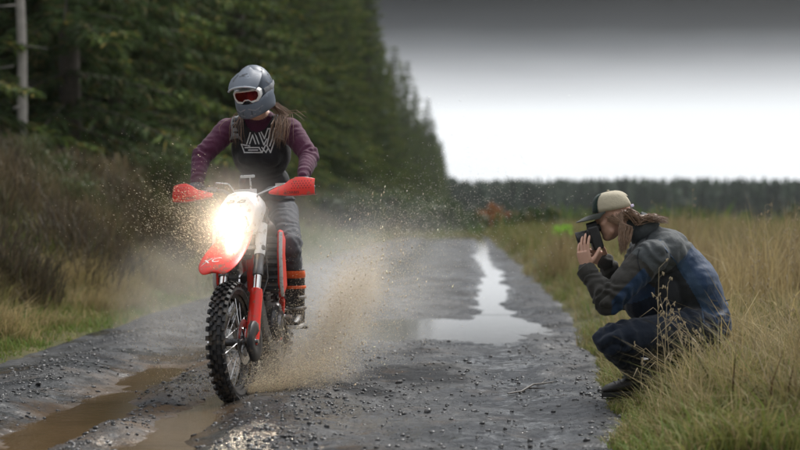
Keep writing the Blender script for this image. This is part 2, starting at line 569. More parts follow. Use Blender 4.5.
n = 62000
y = 6.5 + 16 * rng.random(n) ** 1.6
x = left_edge(y) + 0.15 + rng.random(n) * (right_edge(y) - left_edge(y) - 0.15)
dens = 0.10 + 0.9 * rut(x, -1.77, 0.20) * (y < 12.5) + 0.9 * rut(x, -2.7, 0.33) + 0.75 * rut(x, -0.75, 0.40) * (vnoise(x * 2, y * 1.2, 21) > -0.2) + 0.5 * rut(x, 0.72, 0.12) + 0.25 * (vnoise(x * 3, y * 3, 22) > 0.25)
keep = rng.random(n) < dens
x = x[keep]; y = y[keep]
size = 0.0026 + 0.017 * rng.random(len(x)) ** 6 + 0.014 * (rng.random(len(x)) < 0.02) * rng.random(len(x))
z = road_z(x, y) + size * 0.05
under = (z < -0.018)
x, y, z, size = x[~under], y[~under], z[~under], size[~under]
tintv = np.clip(rng.normal(0.045, 0.028, (len(x), 1)), 0.012, 0.13) * np.array([1.0, 1.0, 1.03])
M_stone = tint_mat('wet_stone', rough=0.42, spec=0.5, transl=0)
go = link('gravel', blobs_mesh('gravel', np.stack([x, y, z], 1), size, rng, tint=tintv), M_stone)
tag(go, 'loose dark wet gravel scattered along the track ridges', 'gravel', kind='stuff')

# larger clods one can pick out
M_clod = mat('wet_clod', (0.035, 0.034, 0.035), 0.45, var=0.4, scale=60, bump=0.5, bscale=120)
clods = [(400, 384, .028), (404, 415, .024), (371, 362, .022), (468, 372, .020), (449, 342, .024), (432, 344, .02), (520, 352, .018), (600, 393, .022), (391, 392, .018), (318, 414, .026),
         (345, 402, .022), (470, 405, .018), (566, 341, .022), (437, 335, .02), (505, 428, .018), (530, 445, .02), (585, 361, .018), (612, 405, .02), (412, 362, .018), (362, 394, .02), (560, 418, .016), (342, 437, .022)]
clod_me = []
for k in range(4):
    me = blobs_mesh('stone', np.zeros((1, 3)), np.ones(1), np.random.default_rng(40 + k), flat=0.75)
    me.materials.append(M_clod); clod_me.append(me)
for k, (u, v, s) in enumerate(clods):
    yy = CAM_H * FPX / (v - 205); xx = (u - 470) * yy / FPX
    o = link('stone', clod_me[k % 4]); s *= 0.85
    o.scale = (s * 1.2, s, s); o.rotation_euler = (0, 0, k * 1.3)
    o.location = (xx, yy, float(road_z(xx, yy)) + s * 0.22)
    tag(o, 'dark wet stone lying loose on the grey gravel of the track', 'stone', 'loose stones on the track')

mb = MB()
def onroad(u, v, up=0.006):
    yy = CAM_H * FPX / (v - 205); xx = (u - 470) * yy / FPX
    return Vector((xx, yy, float(road_z(xx, yy)) + up))
mb.tube([onroad(508, 394, .006), onroad(521, 391, .012), onroad(533, 386, .014), onroad(545, 383, .01), onroad(554, 381, .008)], [.004, .006, .006, .005, .003], 7)
mb.tube([onroad(529, 388, .012), onroad(537, 390, .016), onroad(545, 391, .012)], [.005, .004, .002], 6)
mb.tube([onroad(541, 384, .01), onroad(548, 379, .02)], [.004, .002], 6)
tag(mb.build('twig', mat('wet_twig', (0.03, 0.022, 0.016), 0.5, var=0.3)), 'dark forked twig lying on the wet gravel of the track', 'twig')

# ------------------------------------------------------------------ grass
def blades_mesh(name, base, h, w, lean, az, tint, curl=1.0, tipdark=None):
    """curved blades: base (n,3), heights, widths, lean = horizontal reach of the tip, az = lean direction"""
    n = len(base)
    d = np.stack([np.cos(az), np.sin(az), 0 * az], 1)
    fa = az + np.pi / 2 + rng.normal(0, 0.7, n)
    sidev = np.stack([np.cos(fa), np.sin(fa), 0 * az], 1)
    up = np.array([0, 0, 1.0])
    m1 = base + up * (h * 0.55)[:, None] + d * (lean * 0.28)[:, None]
    tip = base + up * (h * np.clip(1 - 0.25 * curl * (lean / np.maximum(h, 1e-6)) ** 2, 0.25, 1))[:, None] + d * lean[:, None]
    hw = sidev * (w / 2)[:, None]
    v = np.stack([base - hw, base + hw, m1 - hw * 0.8, m1 + hw * 0.8, tip], 1).reshape(-1, 3)
    i = np.arange(n) * 5
    q = np.stack([i, i + 1, i + 3, i + 2, i + 2, i + 3, i + 4], 1).ravel()
    sizes = np.tile([4, 3], n)
    tt = np.repeat(tint, 5, axis=0)
    return v, q, sizes, tt


M_grass = tint_mat('grass_blade', rough=0.65, spec=0.15, transl=0.3)
STRAW = np.array([0.36, 0.285, 0.145]); OLIVE = np.array([0.17, 0.18, 0.048]); GREEN = np.array([0.12, 0.19, 0.042]); RUST = np.array([0.17, 0.115, 0.060]); TAN = np.array([0.25, 0.205, 0.12])


def pick_tint(n, pal, wts, jit=0.38):
    k = rng.choice(len(pal), n, p=np.array(wts) / sum(wts))
    return np.array(pal)[k] * (1 + jit * rng.uniform(-1, 1, (n, 1)))


def clumped(n, x0, x1, y0, y1, nclump, spread):
    cx = rng.uniform(x0, x1, nclump); cy = rng.uniform(y0, y1, nclump)
    k = rng.integers(0, nclump, n)
    return cx[k] + rng.normal(0, 1, n) * spread, cy[k] + rng.normal(0, 1, n) * spread, k


def grass(name, label, parts, cat='grass'):
    V, Q, S, T = [], [], [], []; off = 0
    for (x, y, h, w, lean, az, tint) in parts:
        base = np.stack([x, y, ground_z(x, y) - 0.01], 1)
        v, q, s, tt = blades_mesh(name, base, h, w, lean, az, tint)
        V.append(v); Q.append(q + off); S.append(s); T.append(tt); off += len(v)
    me = np_mesh(name, np.concatenate(V), np.concatenate(Q), np.concatenate(S), tint=np.concatenate(T))
    o = link(name, me, M_grass)
    tag(o, label, cat, kind='stuff')
    return o


def field(n, x0, x1, y0, y1, hm, wm, pal, wts, nclump=None, spread=0.12, leanf=0.5, edge=None, azb=None):
    if nclump:
        x, y, k = clumped(n, x0, x1, y0, y1, nclump, spread)
        ct = pick_tint(nclump, pal, wts)[k]; tint = 0.5 * ct + 0.5 * pick_tint(n, pal, wts)
        hs = (0.6 + 0.8 * rng.random(nclump))[k]
    else:
        x = rng.uniform(x0, x1, n); y = y0 + (y1 - y0) * rng.random(n); tint = pick_tint(n, pal, wts); hs = np.ones(n)
    if edge == 'R': ok = x > right_edge(y) - 0.10 + 0.14 * np.abs(vnoise(y * 3, x, 77))
    elif edge == 'L': ok = x < left_edge(y) + 0.06 - 0.14 * np.abs(vnoise(y * 3, x, 78))
    else: ok = np.ones(n, bool)
    x, y, tint, hs = x[ok], y[ok], tint[ok], hs[ok]; n = len(x)
    d = 0.1 + (np.minimum(x - right_edge(y), 5) if edge == 'R' else np.minimum(left_edge(y) - x, 5))
    hs = hs * (0.35 + 0.65 * smooth01((d - 0.0) / 0.5)) if edge else hs
    foot = np.exp(-((x - 0.80) / .26) ** 2 - ((y - 9.35) / .42) ** 2)
    h = hm * hs * rng.uniform(0.5, 1.25, n) * (1 - .72 * foot)
    w = wm * rng.uniform(0.6, 1.3, n)
    lean = h * np.abs(rng.normal(leanf, 0.25, n))
    az = rng.uniform(0, 2 * np.pi, n) if azb is None else rng.normal(azb, 0.9, n)
    return x, y, h, w, lean, az, tint


pr = [
    field(30000, 0.6, 3.4, 7.0, 12.5, 0.21, 0.0085, [OLIVE, GREEN, STRAW, TAN], [4, 1.4, 3.0, 2.0], 420, 0.10, 0.75, 'R'),
    field(16000, 0.6, 1.5, 6.8, 13, 0.17, 0.007, [OLIVE, GREEN, np.array([0.21, 0.21, 0.065]), STRAW], [3, 1.5, 3, 1.5], None, 0.10, 0.8, 'R'),
    field(11000, 0.9, 3.6, 7.2, 13, 0.36, 0.0060, [STRAW, TAN, OLIVE], [3, 3, 1.5], 110, 0.09, 0.8, 'R'),
    field(3200, 1.0, 3.6, 8.2, 12.5, 0.44, 0.0075, [STRAW, STRAW * 1.25, TAN], [3, 2, 2], 60, 0.10, 0.6, 'R'),
    field(1500, 1.0, 3.4, 7.6, 12.5, 0.24, 0.012, [RUST * .6, OLIVE * .5], [2, 2], 60, 0.12, 0.7, 'R'),
    field(22000, 0.7, 6.0, 12, 24, 0.26, 0.010, [OLIVE, GREEN, STRAW, TAN], [3, 2.2, 2, 2], 420, 0.16, 0.6, 'R'),
    field(11000, 1.2, 9.0, 12, 26, 0.70, 0.010, [STRAW * 1.2, TAN * 1.2, RUST], [3, 3, 1.2], 70, 0.15, 0.36, 'R'),
    field(26000, 0.7, 16, 24, 60, 0.42, 0.022, [OLIVE, GREEN, STRAW, TAN, RUST], [3, 2.2, 1.6, 2, 0.6], 600, 0.3, 0.5, 'R'),
    field(5000, 3.0, 20, 26, 60, 0.52, 0.022, [TAN, RUST, STRAW], [3, 2.0, 2], 180, 0.3, 0.3, 'R'),
    field(26000, 1.5, 110, 60, 330, 0.85, 0.14, [OLIVE, GREEN, TAN, np.array([0.08, 0.12, 0.05])], [2, 4, 0.8, 4], 900, 1.4, 0.5),
]
grass('verge_grass_right', 'tangled olive and straw grass growing on the verge around the crouching photographer', pr)
pl = [
    field(24000, -5.2, -3.2, 9.0, 20, 0.13, 0.008, [GREEN, OLIVE, STRAW], [4, 3, 1.0], 500, 0.10, 0.6, 'L'),
    field(13000, -4.5, -3.5, 9.5, 24, 0.32, 0.008, [STRAW, TAN, OLIVE], [5, 3, 1], 100, 0.12, 0.85, 'L', azb=-0.6),
    field(16000, -5.4, -2.4, 20, 60, 0.26, 0.02, [GREEN, OLIVE, STRAW, TAN], [3, 3, 1.6, 1.2], 420, 0.2, 0.6, 'L'),
    field(9000, -8, 3, 54, 76, 0.42, 0.04, [OLIVE, STRAW, TAN, GREEN], [3, 2, 2, 2], 150, 0.5, 0.5),
]
grass('verge_grass_left', 'short green grass with straw tufts along the foot of the heather bank', pl)

# heather and dead bracken on the bank
def mound(n_cl, x0, x1, y0, y1, r0, hgt, per, pal, wts, wm):
    cx = rng.uniform(x0, x1, n_cl); cy = y0 + (y1 - y0) * rng.random(n_cl) ** 1.3
    k = np.repeat(np.arange(n_cl), per); n = len(k)
    r = r0 * rng.uniform(0.6, 1.4, n_cl)[k]
    a = rng.uniform(0, 2 * np.pi, n); q = np.sqrt(rng.random(n))
    x = cx[k] + np.cos(a) * q * r; y = cy[k] + np.sin(a) * q * r
    hh = hgt * rng.uniform(0.6, 1.3, n_cl)[k] * np.sqrt(np.clip(1 - 0.8 * q * q, 0.05, 1))
    # short shoots starting anywhere inside the dome
    s = rng.random(n) ** 0.5
    zb = ground_z(x, y) + hh * s * 0.85
    h = 0.10 + 0.30 * rng.random(n) * hgt
    ct = pick_tint(n_cl, pal, wts, 0.3)[k]
    tint = 0.55 * ct + 0.45 * pick_tint(n, pal, wts)
    lean = h * rng.uniform(0.2, 1.3, n)
    return np.stack([x, y, zb], 1), h, wm * rng.uniform(0.5, 1.4, n), lean, a + rng.normal(0, 0.8, n), tint


def mounds(name, label, sets, cat):
    V, Q, S, T = [], [], [], []; off = 0
    for st in sets:
        v, q, s, tt = blades_mesh(name, *st)
        V.append(v); Q.append(q + off); S.append(s); T.append(tt); off += len(v)
    o = link(name, np_mesh(name, np.concatenate(V), np.concatenate(Q), np.concatenate(S), tint=np.concatenate(T)), M_grass)
    tag(o, label, cat, kind='stuff'); return o


HE = [np.array([0.095, 0.072, 0.045]), np.array([0.075, 0.082, 0.034]), np.array([0.18, 0.14, 0.080]), np.array([0.055, 0.045, 0.032])]
mounds('heather', 'brown and dull green heather covering the bank below the spruces', [
    mound(110, -7.6, -4.2, 10.5, 26, 0.50, 0.70, 420, HE, [3, 2, 1.3, 2], 0.013),
    mound(160, -9, -3.9, 24, 60, 0.55, 0.6, 130, HE, [3, 2.5, 2, 1], 0.028),
], 'heather')

# ------------------------------------------------------------------ spruces
M_bark = mat('spruce_bark', (0.085, 0.070, 0.058), 0.85, var=0.45, scale=14, bump=0.6, bscale=40)
M_palebark = mat('pale_bark', (0.40, 0.37, 0.34), 0.8, var=0.35, scale=9, bump=0.5, bscale=40)
M_needle = tint_mat('spruce_needles', rough=0.75, spec=0.08, transl=0.25)


def spruce_meshes(seed, h, rmax, low=0.8, bare=0.0):
    rg = np.random.default_rng(seed)
    tr = MB()
    zz = np.linspace(-0.3, h, 9)
    tr.tube([(0.05 * math.sin(q * 0.9 + seed), 0.05 * math.cos(q * 0.7), q) for q in zz], [0.17 * (1 - q / (h * 1.02)) ** 0.8 + 0.012 if q > 0 else 0.2 for q in zz], 9)
    BP, BD, BL = [], [], []
    z = low
    while z < h - 0.15:
        f = z / h
        nb = int(rg.integers(4, 7))
        a0 = rg.uniform(0, 6.28)
        for k in range(nb):
            a = a0 + k * 6.283 / nb + rg.normal(0, 0.25)
            Lb = (rmax * (1 - f) ** 0.75 + 0.12) * rg.choice([0.6, 0.8, 1.0, 1.3], p=[.2, .35, .3, .15]) * rg.uniform(0.85, 1.1)
            dead = f < bare and rg.random() < 0.85
            rise = 0.50 * f - 0.20 + rg.normal(0, 0.10)
            d = np.array([math.cos(a), math.sin(a), 0])
            pts = [np.array([0, 0, z]) + d * Lb * q + np.array([0, 0, Lb * (rise * q - 0.30 * q * q * (1 - f) + 0.12 * q ** 4)]) for q in (0, 0.35, 0.7, 1.0)]
            if Lb > 0.45 and z < 9:
                tr.tube(pts, [0.022 * (1 - f) + 0.006, 0.016 * (1 - f) + 0.005, 0.008, 0.003], 4, cap=False)
            if dead: continue
            nn = int((72 if f < 0.6 else 46) * Lb) + 6
            q = rg.random(nn) ** 0.8
            ax = np.array([np.interp(q, (0, 0.35, 0.7, 1.0), [p[i] for p in pts]) for i in range(3)]).T
            sgn = rg.choice([-1, 1], nn)
            sl = (0.16 + 0.34 * Lb * (1 - q) ** 0.7 * np.minimum(1, q * 4 + 0.2) * 0.6) * rg.uniform(0.4, 1.1, nn)
            side = np.array([-d[1], d[0], 0])
            sd_ = sgn[:, None] * side * 0.85 + d * 0.55 + np.array([0, 0, 1]) * rg.normal(-0.22, 0.2, nn)[:, None]
            # sprays: two blades along the twig
            for off in (0.0, 0.5):
                BP.append(ax + sd_ * (sl * off)[:, None]); BD.append(sd_ + rg.normal(0, 0.22, (nn, 3))); BL.append(np.maximum(sl * 0.65, 0.13))
        z += rg.uniform(0.36, 0.58) * (1 if f < 0.6 else 0.75)
    P0 = np.concatenate(BP); D = np.concatenate(BD); Ln = np.concatenate(BL)
    D /= np.linalg.norm(D, axis=1)[:, None]
    n = len(P0)
    rv = rg.normal(size=(n, 3)); rv[:, 2] *= 0.6
    S = np.cross(D, rv); S /= np.linalg.norm(S, axis=1)[:, None]
    wv = (0.014 + 0.016 * rg.random(n))[:, None]
    mid = P0 + D * (Ln * 0.45)[:, None] + np.array([0, 0, 0.01]); tip = P0 + D * Ln[:, None] - np.array([0, 0, 1]) * (Ln * 0.18)[:, None]
    v = np.stack([P0, mid + S * wv, tip, mid - S * wv], 1).reshape(-1, 3)
    f = (np.arange(n * 4))
    base = np.array([0.056, 0.086, 0.032]) * (1 + 0.35 * rg.normal(size=(n, 1)).clip(-1.5, 2))
    yel = rg.random(n) < 0.16
    base[yel] = np.array([0.13, 0.115, 0.045])
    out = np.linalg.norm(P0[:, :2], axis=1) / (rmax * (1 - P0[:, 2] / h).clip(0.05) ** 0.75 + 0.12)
    tip_hi = (out > 0.75) & (rg.random(n) < 0.5)  # outer tips: warm highlights put into the needle colour
    base[tip_hi] = base[tip_hi] * np.array([2.1, 1.9, 1.3])
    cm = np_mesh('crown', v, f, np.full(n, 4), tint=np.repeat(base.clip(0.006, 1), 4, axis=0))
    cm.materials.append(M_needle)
    tm = tr.mesh('trunk'); tm.materials.append(M_bark)
    tm.polygons.foreach_set('use_smooth', np.ones(len(tm.polygons), bool))
    return tm, cm


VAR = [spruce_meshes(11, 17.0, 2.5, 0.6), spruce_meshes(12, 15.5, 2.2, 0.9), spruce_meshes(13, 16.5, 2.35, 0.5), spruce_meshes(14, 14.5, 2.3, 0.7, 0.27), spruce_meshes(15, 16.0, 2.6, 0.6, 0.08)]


def add_spruce(x, y, k, s, rz, label, group, zoff=0.0, tm=None):
    root = empty('spruce_tree', (x, y, float(ground_z(x, y)) + zoff), rz)
    root.scale = (s, s, s)
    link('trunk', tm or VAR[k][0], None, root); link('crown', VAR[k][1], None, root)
    tag(root, label, 'tree', group)
    return root


rt = random.Random(5)
LAB = 'tall dark spruce in the dense plantation lining the bank above the track'
GRP = 'spruces of the roadside plantation'
LABB = 'spruce standing deep inside the dark plantation behind its front row'
GRPB = 'spruces inside the plantation'
def keepout(x, y):   # stay clear of the pale trunk
    return (y < 31 and -0.335 < x / y < -0.222) or (x + 8) ** 2 + (y - 29.6) ** 2 < 3
yy = 25.0
while yy < 430:
    xx = -7.3 + (rt.uniform(-0.45, 0.45) if yy < 100 else rt.uniform(-1.1, 0.9)) - (0.5 if yy < 45 else 0)
    if not keepout(xx, yy):
        s = rt.uniform(0.82, 1.12) * 1.06 if yy < 100 else rt.uniform(0.66, 1.22)
        add_spruce(xx, yy, rt.choice([0, 2, 4, 4]) if yy < 52 else rt.randrange(3), s, rt.uniform(0, 6.28), LAB, GRP)
    yy += rt.uniform(2.5, 3.4) if yy < 52 else rt.uniform(2.1, 3.0) if yy < 110 else rt.uniform(3.4, 6.5)
for row, (rx, y0, y1, st) in enumerate([(-9.9, 28, 150, 2.7), (-12.4, 34, 150, 2.9), (-15.0, 42, 160, 3.2), (-17.8, 50, 170, 3.8)]):
    yy = y0
    while yy < y1:
        xx = rx + rt.uniform(-0.6, 0.6)
        if not keepout(xx, yy):
            add_spruce(xx, yy, rt.choice([1, 3, 3, 4]), rt.uniform(0.85, 1.1), rt.uniform(0, 6.28), LABB, GRPB)
        yy += st * rt.uniform(0.85, 1.2)

# the pale bare trunk standing at the plantation edge
pt = MB()
hz = np.linspace(-0.3, 12, 10)
pt.tube([(0.04 * math.sin(q), 0.05 * math.sin(q * 0.6), q) for q in hz], [0.092 * (1 - q / 24) for q in hz], 12)
for k in range(26):
    a = k * 2.4; z = 0.8 + k * 0.35; l = 0.3 + 0.35 * ((k * 37) % 11) / 11
    pt.tube([(0.1 * math.cos(a), 0.1 * math.sin(a), z), (0.1 * math.cos(a) + l * math.cos(a), 0.1 * math.sin(a) + l * math.sin(a), z - 0.08)], [0.012, 0.003], 5)
ptm = pt.mesh('trunk'); ptm.materials.append(M_palebark); ptm.polygons.foreach_set('use_smooth', np.ones(len(ptm.polygons), bool))
pos = P(20, 186, 29.0)
root = empty('bare_trunk_tree', (pos.x, pos.y, float(ground_z(pos.x, pos.y))))
link('trunk', ptm, None, root)
cm = VAR[1][1].copy(); c2 = link('crown', cm, None, root); c2.location = (0, 0, 7.5); c2.scale = (0.55, 0.55, 0.55)
tag(root, 'conifer with a straight pale grey bare trunk at the edge of the dark plantation', 'tree')

# ------------------------------------------------------------------ shrubs
M_leaf = tint_mat('shrub_leaf', rough=0.5, spec=0.3, transl=0.3)
M_twig = mat('shrub_twig', (0.07, 0.05, 0.035), 0.8, var=0.3)


def shrub(name, label, cat, loc, w, h, pal, wts, n=2600, leaf=0.06, group=None, seed=1, zoff=0):
    rg = np.random.default_rng(seed)
    root = empty(name, (loc[0], loc[1], float(ground_z(loc[0], loc[1])) + zoff))
    st = MB(); tips = []
    for k in range(11):
        a = rg.uniform(0, 6.28); rr = rg.uniform(0.25, 0.95) * w / 2; hh = h * rg.uniform(0.55, 1.0) * (1 - 0.35 * (rr / (w / 2)) ** 2)
        p0 = Vector((0.08 * math.cos(a), 0.08 * math.sin(a), -0.05)); p2 = Vector((rr * math.cos(a), rr * math.sin(a), hh)); p1 = p0.lerp(p2, 0.5) + Vector((0, 0, 0.12 * h))
        st.tube([p0, p1, p2], [0.012 * w, 0.008 * w, 0.003 * w], 5)
        tips += [(p1, 0.25), (p2, 0.22), (p1.lerp(p2, 0.5), 0.25)]
    st.build('stem', M_twig, root)
    k = rg.integers(0, len(tips), n)
    c = np.array([tuple(tips[i][0]) for i in k]); s = np.array([tips[i][1] for i in k])
    p = c + rg.normal(0, 1, (n, 3)) * (s * np.array([w * 0.42]))[:, None] * np.array([1, 1, 0.75])
    p[:, 2] = np.maximum(p[:, 2], 0.02)
    d = rg.normal(size=(n, 3)); d /= np.linalg.norm(d, axis=1)[:, None]
    e = np.cross(d, rg.normal(size=(n, 3))); e /= np.linalg.norm(e, axis=1)[:, None]
    l = leaf * rg.uniform(0.6, 1.4, n)[:, None]
    v = np.stack([p - d * l, p + e * l * 0.5, p + d * l, p - e * l * 0.5], 1).reshape(-1, 3)
    kk = rg.choice(len(pal), n, p=np.array(wts) / sum(wts))
    tint = np.array(pal)[kk] * (1 + 0.3 * rg.uniform(-1, 1, (n, 1)))
    me = np_mesh('foliage', v, np.arange(n * 4), np.full(n, 4), tint=np.repeat(tint, 4, axis=0)); me.materials.append(M_leaf)
    link('foliage', me, None, root)
    tag(root, label, cat, group)
    return root


def at_uv(u, y):
    return ((u - 470) * y / FPX, y)


ORG = [np.array([0.34, 0.125, 0.04]), np.array([0.26, 0.10, 0.05]), np.array([0.36, 0.18, 0.07])]
GRN = [np.array([0.05, 0.085, 0.03]), np.array([0.08, 0.11, 0.035]), np.array([0.04, 0.06, 0.03])]
LIME = [np.array([0.38, 0.78, 0.04]), np.array([0.30, 0.65, 0.05])]
shrub('autumn_shrub', 'orange-brown autumn shrub beside the far end of the track', 'shrub', at_uv(492, 78), 1.3, 1.75, ORG, [2, 1, 1], 2200, 0.07, seed=2)
shrub('autumn_shrub', 'smaller dull orange shrub next to the taller orange-brown one', 'shrub', at_uv(511, 80), 1.0, 1.4, ORG, [1, 2, 1], 1500, 0.07, seed=3)
shrub('lime_shrub', 'small vivid lime-green leafy shrub in the field beyond the photographer', 'shrub', at_uv(563, 40), 0.42, 0.50, LIME, [1, 1], 900, 0.035, seed=4)
for k, (u, y, w, h) in enumerate([(456, 76, 2.6, 2.0), (438, 72, 2.4, 1.8), (415, 66, 2.6, 1.7), (472, 88, 2.2, 1.6), (385, 58, 2.2, 1.5), (350, 50, 2.0, 1.4)]):
    shrub('leafy_shrub', 'dull green leafy shrub below the plantation edge where the track ends', 'shrub', at_uv(u, y), w, h, GRN, [2, 2, 1], 2600, 0.09, 'shrubs at the plantation edge', 20 + k)
for k, (u, y, w, h) in enumerate([(535, 60, 1.8, 0.9), (575, 75, 2.6, 1.2), (610, 66, 2.0, 1.0), (645, 90, 3.0, 1.4), (690, 80, 2.6, 1.3), (745, 95, 3.2, 1.6), (790, 85, 2.6, 1.4), (600, 120, 3.5, 1.8), (720, 140, 4.0, 2.0), (530, 110, 3.0, 1.5)]):
    shrub('field_shrub', 'low green scrub bush growing in the rough field before the far forest', 'shrub', at_uv(u, y), w, h, GRN + [np.array([0.12, 0.10, 0.05])], [2, 2, 1, 1], 1800, 0.10, 'scrub bushes in the field', 50 + k)

# ------------------------------------------------------------------ far forest: reads as one mass
rg = np.random.default_rng(3)
V, Fq, Sz, T = [], [], [], []; off = 0
for k in range(1900):
    d = rg.uniform(430, 520); x = rg.uniform(-25, 150) * d / 470
    hgt = rg.uniform(10.0, 12.3) * (1 + 0.08 * vnoise(x * 0.03, 0.0, 5)); r = rg.uniform(2.0, 3.0); z0 = float(ground_z(x, d))
    tt = np.array([0.030, 0.046, 0.028]) * rg.uniform(0.6, 1.4)
    nt_ = 9
    for q in range(nt_):
        zz = z0 + 0.4 + hgt * q / nt_; top = z0 + hgt * min(1.0, (q + 1.9) / nt_); rr = r * (1 - q / nt_) ** 0.85
        m = 7; an = np.arange(m) * 2 * np.pi / m + rg.uniform(0, 6)
        ring = np.stack([x + np.cos(an) * rr * rg.uniform(0.5, 1.3, m), d + np.sin(an) * rr * rg.uniform(0.5, 1.3, m), zz + rg.normal(-0.1, 0.25, m)], 1)
        V.append(np.vstack([ring, [[x, d, top]]]))
        for j in range(m): Fq += [off + j, off + (j + 1) % m, off + m]; Sz.append(3)
        T.append(np.tile(tt * rg.uniform(0.8, 1.2), (m + 1, 1))); off += m + 1
ff = link('distant_forest', np_mesh('distant_forest', np.concatenate(V), Fq, Sz, tint=np.concatenate(T)), M_needle)
tag(ff, 'far-off dark conifer forest standing along the horizon', 'forest', kind='stuff')

# ------------------------------------------------------------------ damp air
hz_ = MB(); hz_.box((100, 445, 8.0), (1100, 1000, 36))
M_haze = bpy.data.materials.new('damp_air'); M_haze.use_nodes = True; t = M_haze.node_tree
t.nodes.remove(t.nodes['Principled BSDF'])
pv = t.nodes.new('ShaderNodeVolumePrincipled'); pv.inputs['Color'].default_value = (.90, .95, 1.0, 1); pv.inputs['Density'].default_value = 0.00014
t.links.new(pv.outputs[0], t.nodes['Material Output'].inputs['Volume'])
M_haze.cycles.homogeneous_volume = True
hzo = hz_.build('haze', M_haze, smooth=False)
tag(hzo, 'thin damp haze in the air over the whole landscape', 'haze', kind='stuff')

SAP = [np.array([0.085, 0.125, 0.04]), np.array([0.06, 0.09, 0.032]), np.array([0.12, 0.12, 0.05])]; DUL = [np.array([0.13, 0.10, 0.065]), np.array([0.09, 0.085, 0.045]), np.array([0.17, 0.125, 0.08])]
for k, (u, y, w, h, pal, lab) in enumerate([
        (72, 22, .9, .75, SAP, 'fresh green young bush among brown heather on the bank'),
        (38, 24, .8, .8, SAP, 'young green bush at the foot of the pale bare trunk'),
        (168, 30, 1.3, 1.3, SAP, 'green bush under the spruces behind the rider')]):
    shrub('bank_shrub', lab, 'shrub', at_uv(u, y), w, h, pal, [1] * len(pal), 3600, .018, None, 80 + k)
# ================================================================== MOTORCYCLE
V3 = Vector


def text_shape(body, size):
    """flat filled outline of a word, centred, as 2-D verts and faces"""
    cu = bpy.data.curves.new('lettering', 'FONT'); cu.body = body; cu.size = size; cu.align_x = 'CENTER'; cu.align_y = 'CENTER'; cu.resolution_u = 2
    o = bpy.data.objects.new('lettering', cu); COL.objects.link(o)
    dg = bpy.context.evaluated_depsgraph_get()
    me = o.evaluated_get(dg).to_mesh()
    vs = [(v.co.x, v.co.y) for v in me.vertices]; fs = [tuple(p.vertices) for p in me.polygons]
    o.evaluated_get(dg).to_mesh_clear(); bpy.data.objects.remove(o)
    return vs, fs


def strokes_shape(lines, w):
    """polylines -> flat ribbons"""
    vs, fs = [], []
    for ln in lines:
        sub = []
        for a, b in zip(ln[:-1], ln[1:]):
            n = max(1, int(math.hypot(b[0] - a[0], b[1] - a[1]) / (w * 3)))
            sub += [(a[0] + (b[0] - a[0]) * k / n, a[1] + (b[1] - a[1]) * k / n) for k in range(n)]
        sub.append(ln[-1])
        for a, b in zip(sub[:-1], sub[1:]):
            dx, dy = b[0] - a[0], b[1] - a[1]; l = math.hypot(dx, dy) or 1
            nx, ny = -dy / l * w / 2, dx / l * w / 2; ex, ey = dx / l * w / 2, dy / l * w / 2
            i = len(vs)
            vs += [(a[0] + nx - ex, a[1] + ny - ey), (a[0] - nx - ex, a[1] - ny - ey), (b[0] - nx + ex, b[1] - ny + ey), (b[0] + nx + ex, b[1] + ny + ey)]
            fs.append((i, i + 1, i + 2, i + 3))
    return vs, fs


def bvh_of(o):
    dg = bpy.context.evaluated_depsgraph_get()
    e = o.evaluated_get(dg); me = e.to_mesh()
    t = BVHTree.FromPolygons([v.co.copy() for v in me.vertices], [tuple(p.vertices) for p in me.polygons])
    e.to_mesh_clear(); return t


def decal(name, shape, origin, ax, ay, ray, bvh, m, parent, off=0.0015, shear=0.0):
    """print laid on a surface: shape projected along ray"""
    origin = V3(origin); ax = V3(ax); ay = V3(ay); ray = V3(ray).normalized()
    vs = []
    for x, y in shape[0]:
        p = origin + ax * (x + y * shear) + ay * y
        h = bvh.ray_cast(p - ray * 0.3, ray)
        vs.append((h[0] - ray * off) if h[0] is not None else p)
    me = bpy.data.meshes.new(name); me.from_pydata([tuple(v) for v in vs], [], shape[1]); me.update()
    return link(name, me, m, parent)


RED = (0.78, 0.035, 0.022)
M_red = mat('red_plastic', RED, 0.32, spec=0.5, var=0.06, scale=8, dirt=(0.22, 0.13, 0.08), dirt_amt=0.27, dscale=26)
M_white = mat('white_plastic', (0.80, 0.80, 0.80), 0.35, dirt=(0.36, 0.28, 0.20), dirt_amt=0.27, dscale=24)
M_black = mat('black_plastic', (0.018, 0.018, 0.020), 0.45, var=0.3, scale=20, dirt=(0.16, 0.12, 0.085), dirt_amt=0.25, dscale=16)
M_rubber = mat('tyre_rubber', (0.020, 0.020, 0.022), 0.55, var=0.3, scale=24, dirt=(0.09, 0.068, 0.048), dirt_amt=0.42, dscale=20)
M_steel = mat('brushed_steel', (0.62, 0.62, 0.63), 0.32, metal=1.0, rvar=0.12, scale=30)
M_chrome = mat('fork_chrome', (0.78, 0.77, 0.76), 0.16, metal=1.0)
M_alu = mat('cast_aluminium', (0.36, 0.36, 0.37), 0.45, metal=0.9, var=0.3, scale=18, dirt=(0.12, 0.09, 0.065), dirt_amt=0.4, dscale=12)
M_gun = mat('dark_cast_metal', (0.11, 0.11, 0.115), 0.42, metal=0.7, var=0.35, scale=18, dirt=(0.13, 0.095, 0.065), dirt_amt=0.35, dscale=14)
M_ink = mat('black_print', (0.02, 0.02, 0.022), 0.5)
M_wink = mat('white_print', (0.85, 0.86, 0.88), 0.4)
M_grip = mat('grip_rubber', (0.02, 0.02, 0.02), 0.7, bump=0.6, bscale=300)
M_seat = mat('seat_cover', (0.022, 0.022, 0.024), 0.7, bump=0.3, bscale=300)
M_lens = mat('headlight_lens', (0.9, 0.9, 0.9), 0.2, emit=(1.0, 0.93, 0.80), estr=10.0)

